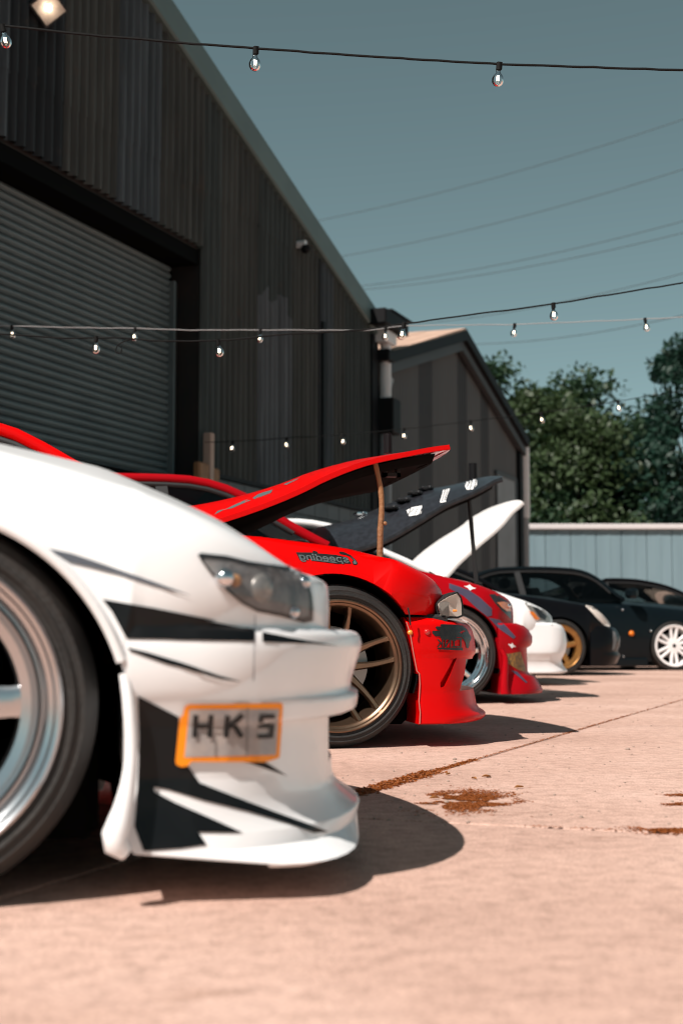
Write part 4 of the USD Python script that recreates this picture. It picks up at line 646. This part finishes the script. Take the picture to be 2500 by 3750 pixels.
# ------------------------------------------------------------------ white car with the raised white bonnet
OD = np.array([3.19, 11.3, 0]); dx = lambda tb: [(x + .26, z) for x, z in tb]
D_, SD, meshD = car('white_coupe', 'white car with a raised white bonnet between the dark red and black cars', OD, 1.70, 'white_paint',
    [(-3.6, .9)] + dx([(-.7, .87), (-.3, .82), (-.095, .770), (.100, .706), (.20, .668), (.30, .63), (.45, .56)]), [(-3.6, .9)] + dx([(-.7, .9), (-.6, .6), (.1, .52), (.2, .66), (.3, .65), (.45, .57)]), [(-3.6, .3), (-2.9, .16), (.28, .13), (.33, .42), (.8, .46)], (.32, .75, 2.3), (-3.0, -3.5, 3), xs_to(-3.5, .75), (0, .29, .325),
    [(z, x + .26) for z, x in [(.10, .50), (.115, .535), (.13, .530), (.16, .50), (.21, .478), (.26, .500), (.285, .512), (.35, .526), (.43, .520), (.47, .505), (.50, .48), (.52, .42)]], .44, ((0, .33), (1, .33)), ((0, .02), (.2, .04), (.27, .0), (.5, .02)), n=3.6, yt=.30, style='black', bay=(-.36, .40))
greenhouse(D_, 1.70, dx([(-.718, .93), (-.9, 1.02), (-1.125, 1.119), (-1.345, 1.255), (-1.8, 1.342), (-2.5, 1.34), (-3.1, 1.15), (-3.4, .92)]), [(-4, .92), (-.44, .88), (1, .86)], 3, 5, 'white_paint')
HD, hdt = open_hood(D_, dx([(-.60, .885), (-.578, .902), (-.477, 1.010), (-.311, 1.158), (-.093, 1.345), (-.002, 1.450), (.075, 1.515), (.095, 1.535)]), 1.70, 'hood_white', 'liner_black', .16, .10, bow=.06)
hq = part(D_, 'headlight', SD.poly(kk([(845, 500), (900, 472), (1020, 532), (1120, 632), (1195, 735), (1165, 757), (1080, 710), (1010, 700), (900, 570)]), .003, 8), 'lamp_housing', 60, 'grey headlight with an orange corner')
decal(hq, SD, 'indicator', 'amber', kk([(895, 590), (950, 602), (1022, 688), (970, 690)]), .01, 8); decal(hq, SD, 'reflector', 'lamp_dark', kk([(930, 530), (1010, 560), (1100, 650), (1080, 695), (1020, 660)]), .006, 8)
# ------------------------------------------------------------------ black coupe with gold wheel
OE = np.array([4.808, 14.2, 0])
E_, SE, meshE = car('black_coupe', 'glossy black coupe with gold wheel and pale slim headlight', OE, 1.66, 'black_paint',
    [(-3.5, .8), (-.6, .86), (-.3, .83), (.0, .79), (.361, .735), (.509, .655), (.613, .57), (.72, .50)], [(-3.5, .8), (-.6, .88), (.0, .84), (.361, .76), (.509, .67), (.613, .575), (.72, .51)], [(-3.5, .3), (-2.9, .16), (.3, .13), (.33, .42), (.8, .45)], (.25, .76, 2.3), (-3.0, -3.4, 3), xs_to(-3.4, .76), (0, .29, .32),
    [(.10, .70), (.125, .725), (.16, .745), (.203, .770), (.23, .755), (.255, .738), (.306, .761), (.36, .772), (.408, .773), (.45, .75), (.49, .72), (.52, .66)], .35, ((0, .33), (1, .33)), ((0, .01), (.3, .0), (.5, .02)), yt=.30, style='gold', R=.296, RL=.232)
greenhouse(E_, 1.66, [(-.62, .87), (-.95, 1.05), (-1.25, 1.15), (-1.6, 1.19), (-2.2, 1.17), (-2.8, 1.0), (-3.2, .82)], [(-4, .83), (-.6, .86), (1, .84)], 2, 4, 'black_paint')
hq = part(E_, 'headlight', SE.poly(ee([(548, 480), (575, 470), (650, 510), (730, 580), (790, 650), (822, 690), (795, 702), (740, 680), (660, 600), (590, 520)]), .003, 6), 'lamp_pale', 60, 'slim pale sunlit headlight')
decal(E_, SE, 'bumper_mark', 'panel_grey', ee([(835, 740), (860, 760), (880, 830), (865, 900), (845, 945), (828, 940), (838, 860)]), .003, 6, 'pale reflector strip on the nose')
# ------------------------------------------------------------------ dark green car with white wheel
OF = np.array([6.92, 16.2, 0])
F_, SF, meshF = car('dark_green_car', 'blackish green car with white spoked wheel and orange side repeater', OF, 1.66, 'teal_black_paint',
    [(-3.4, .80), (-1.2, .82), (-.6, .80), (-.3, .775), (.135, .735), (.5, .68), (.85, .56)], [(-3.4, .82), (-.6, .85), (-.1, .84), (.3, .79), (.6, .70), (.85, .57)], [(-3.4, .3), (-2.9, .14), (.3, .10), (.34, .42), (.9, .44)], (.30, .88, 2.3), (-2.9, -3.3, 3), xs_to(-3.3, .88), (0, .27, .32),
    [(.09, .78), (.13, .82), (.20, .84), (.3, .86), (.42, .85), (.48, .80), (.52, .72)], .40, ((0, .33), (1, .33)), ((0, .01), (.3, .0), (.5, .02)), yt=.30, style='white', R=.296, RL=.250)
greenhouse(F_, 1.66, [(-.60, .84), (-.75, .950), (-.86, 1.06), (-1.003, 1.15), (-1.184, 1.200), (-1.667, 1.218), (-2.08, 1.205), (-2.6, 1.03), (-2.95, .86)], [(-4, .85), (-.6, .82), (1, .80)], 4, 6, 'teal_black_paint', bow=.06, bpillar=-1.9)
spot(F_, SF, 'side_repeater', 'amber', ee([(1030, 770)])[0], .034, .0, label='orange side repeater'); part(F_, 'side_skirt', cbox((-2.1, -.012, .05), (-.34, .06, .15), .015), 'teal_black_paint', 30)
for q in ((1230, 742), (945, 1012), (933, 522), (915, 390)): spot(F_, SF, 'trim_stud', 'chrome', ee([q])[0], .014, 0)
part(F_, 'door_mirror', cbox((-.62, -.15, .86), (-.50, .03, .98), .03), 'teal_black_paint', 30)
OH = np.array([8.55, 18.4, 0])
H_, SH_, meshH = car('far_black_coupe', 'farthest black coupe, only its roof and windscreen showing beyond the dark green car', OH, 1.66, 'black_paint',
    [(-3.4, .80), (-.6, .80), (0, .76), (.5, .68), (.85, .56)], [(-3.4, .82), (-.6, .85), (-.1, .82), (.6, .70), (.85, .57)], [(-3.4, .3), (-2.9, .14), (.3, .10), (.34, .42), (.9, .44)], (.30, .88, 2.3), (-2.9, -3.3, 3), xs_to(-3.3, .88), (0, .29, .32),
    [(.10, .78), (.13, .82), (.3, .86), (.42, .85), (.52, .72)], .40, ((0, .33), (1, .33)), ((0, .01), (.5, .02)), yt=.30, style='black')
greenhouse(H_, 1.66, [(-.25, .86), (-.47, .976), (-.64, 1.055), (-.915, 1.132), (-1.26, 1.176), (-1.54, 1.180), (-1.76, 1.113), (-2.3, .95), (-2.6, .85)], [(-4, .84), (-.6, .83), (1, .80)], 3, 5, 'black_paint', bpillar=-1.6)

# ------------------------------------------------------------------ small things on the ground
def tufts(name, label, cat_, pts, sizes, mat_, seed, tall=1.):
    r = np.random.default_rng(seed); n = len(pts); a = r.uniform(0, 2 * np.pi, n); d = np.stack([np.cos(a), np.sin(a), np.zeros(n)], 1); h = sizes * r.uniform(.2, .9, n) * tall
    p = np.c_[pts, np.zeros(n)]; V = np.stack([p - d * sizes[:, None] * .5, p + d * sizes[:, None] * .5, p + np.c_[r.normal(size=(n, 2)) * sizes[:, None] * .5, h]], 1).reshape(-1, 3)
    V[:, 2] += .002; t = part(None, name, trimesh.Trimesh(V, np.arange(3 * n).reshape(-1, 3), process=False), mat_, False); return tag(t, label, cat_, kind='stuff')
def blob(u, v, su, sv, n, seed, thr=.45):
    r = np.random.default_rng(seed); out = []
    q = np.c_[r.normal(u, su, 6 * n), r.normal(v, sv, 6 * n)]; g = np.array([on_g(*x)[:2] for x in q]); k = meshkit.fbm(np.c_[g * 16, g[:, :1] * 0], 4, seed)
    g = g[(k > thr + .06 * np.abs((q[:, 0] - u) / su))]; return g[:n]
g1 = blob(1690, 2936, 92, 18, 9000, 11); tufts('moss_patch', 'brown orange moss patch on the slab near the white car shadow tip', 'moss', g1, np.full(len(g1), .0085), 'moss', 1, .22)
jt = lambda a0, a1, n, sd, w: (lambda r: np.array([ab(a, JA[2] + b)[:2] for a, b in zip(r.uniform(a0, a1, n), r.normal(0, w, n))]))(np.random.default_rng(sd))
g2 = np.vstack([jt(3.45, 4.15, 2600, 1, .015), jt(4.15, 4.6, 500, 2, .008), jt(4.6, 7.5, 900, 3, .006), jt(7.5, 18, 700, 9, .007)]); tufts('joint_moss', 'moss and dry weeds growing along the long slab joint', 'moss', g2, np.r_[np.full(2600, .014), np.full(500, .011), np.full(900, .007), np.full(700, .01)], 'moss', 2, .45)
r_ = np.random.default_rng(4); bb_ = r_.uniform(-1.3, 4., 1500); bb_ = bb_[meshkit.noise(np.c_[bb_ * 3.2, bb_ * 0, bb_ * 0], 5) > .5]; g3 = np.array([ab(JB[2] + r_.normal(0, .006), b)[:2] for b in bb_]); tufts('cross_joint_moss', 'thin brown moss along the cross joint of the slabs', 'moss', g3, np.full(len(g3), .008), 'moss', 3, .3)
g4 = np.vstack([blob(2450, 3043, 70, 7, 900, 12), blob(2490, 2912, 40, 4, 400, 13), blob(2480, 2948, 30, 3, 200, 14)]); tufts('edge_moss', 'small brown moss strips at the right edge of the yard', 'moss', g4, np.full(len(g4), .009), 'moss', 5, .25)
lf = []
for u, v in ((1735, 2858), (1640, 2842), (1780, 2850), (1900, 2890), (1590, 2930)):
    p = on_g(u, v); a = random.uniform(0, 6); s = random.uniform(.012, .022); lf.append((p, a, s))
for (p, a, s), wh_ in zip(lf, ('right of the joint moss', 'nearest the mossy joint', 'farther right behind the moss patch', 'alone beyond the right end of the moss patch', 'at the left tip of the moss patch')):
    e = np.array([math.cos(a), math.sin(a), 0]); f_ = np.array([-e[1], e[0], 0]); q = [e * s * t + f_ * s * .35 * w * math.sin(math.pi * (t + 1) / 2) + ZZ * (.004 + .006 * abs(w) * (1 - t * t)) for t in np.linspace(-1, 1, 7) for w in (-1, 0, 1)]
    t = part(None, 'dead_leaf', grid(np.array(q).reshape(7, 3, 3) + p), 'dead_leaf', 60); tag(t, 'small dry orange leaf on the concrete, ' + wh_, 'leaf', 'dry leaves scattered on the concrete')
st = []
for k in range(260):
    u, v = rng.uniform(1250, 2560), 2470 + 560 * rng.uniform(0, 1) ** 1.6; p = on_g(u, v); s = rng.uniform(.002, .0055) * (1 if rng.uniform() < .93 else 1.8)
    t = trimesh.creation.icosphere(1, s); t.vertices *= rng.uniform(.6, 1.2, 3) * [1, 1, .7]; t.apply_translation(p + [0, 0, s * .3]); st.append(t)
tag(part(None, 'gravel', cat(st), 'pebble', False), 'scattered grit and tiny stones on the concrete', 'grit', kind='stuff')
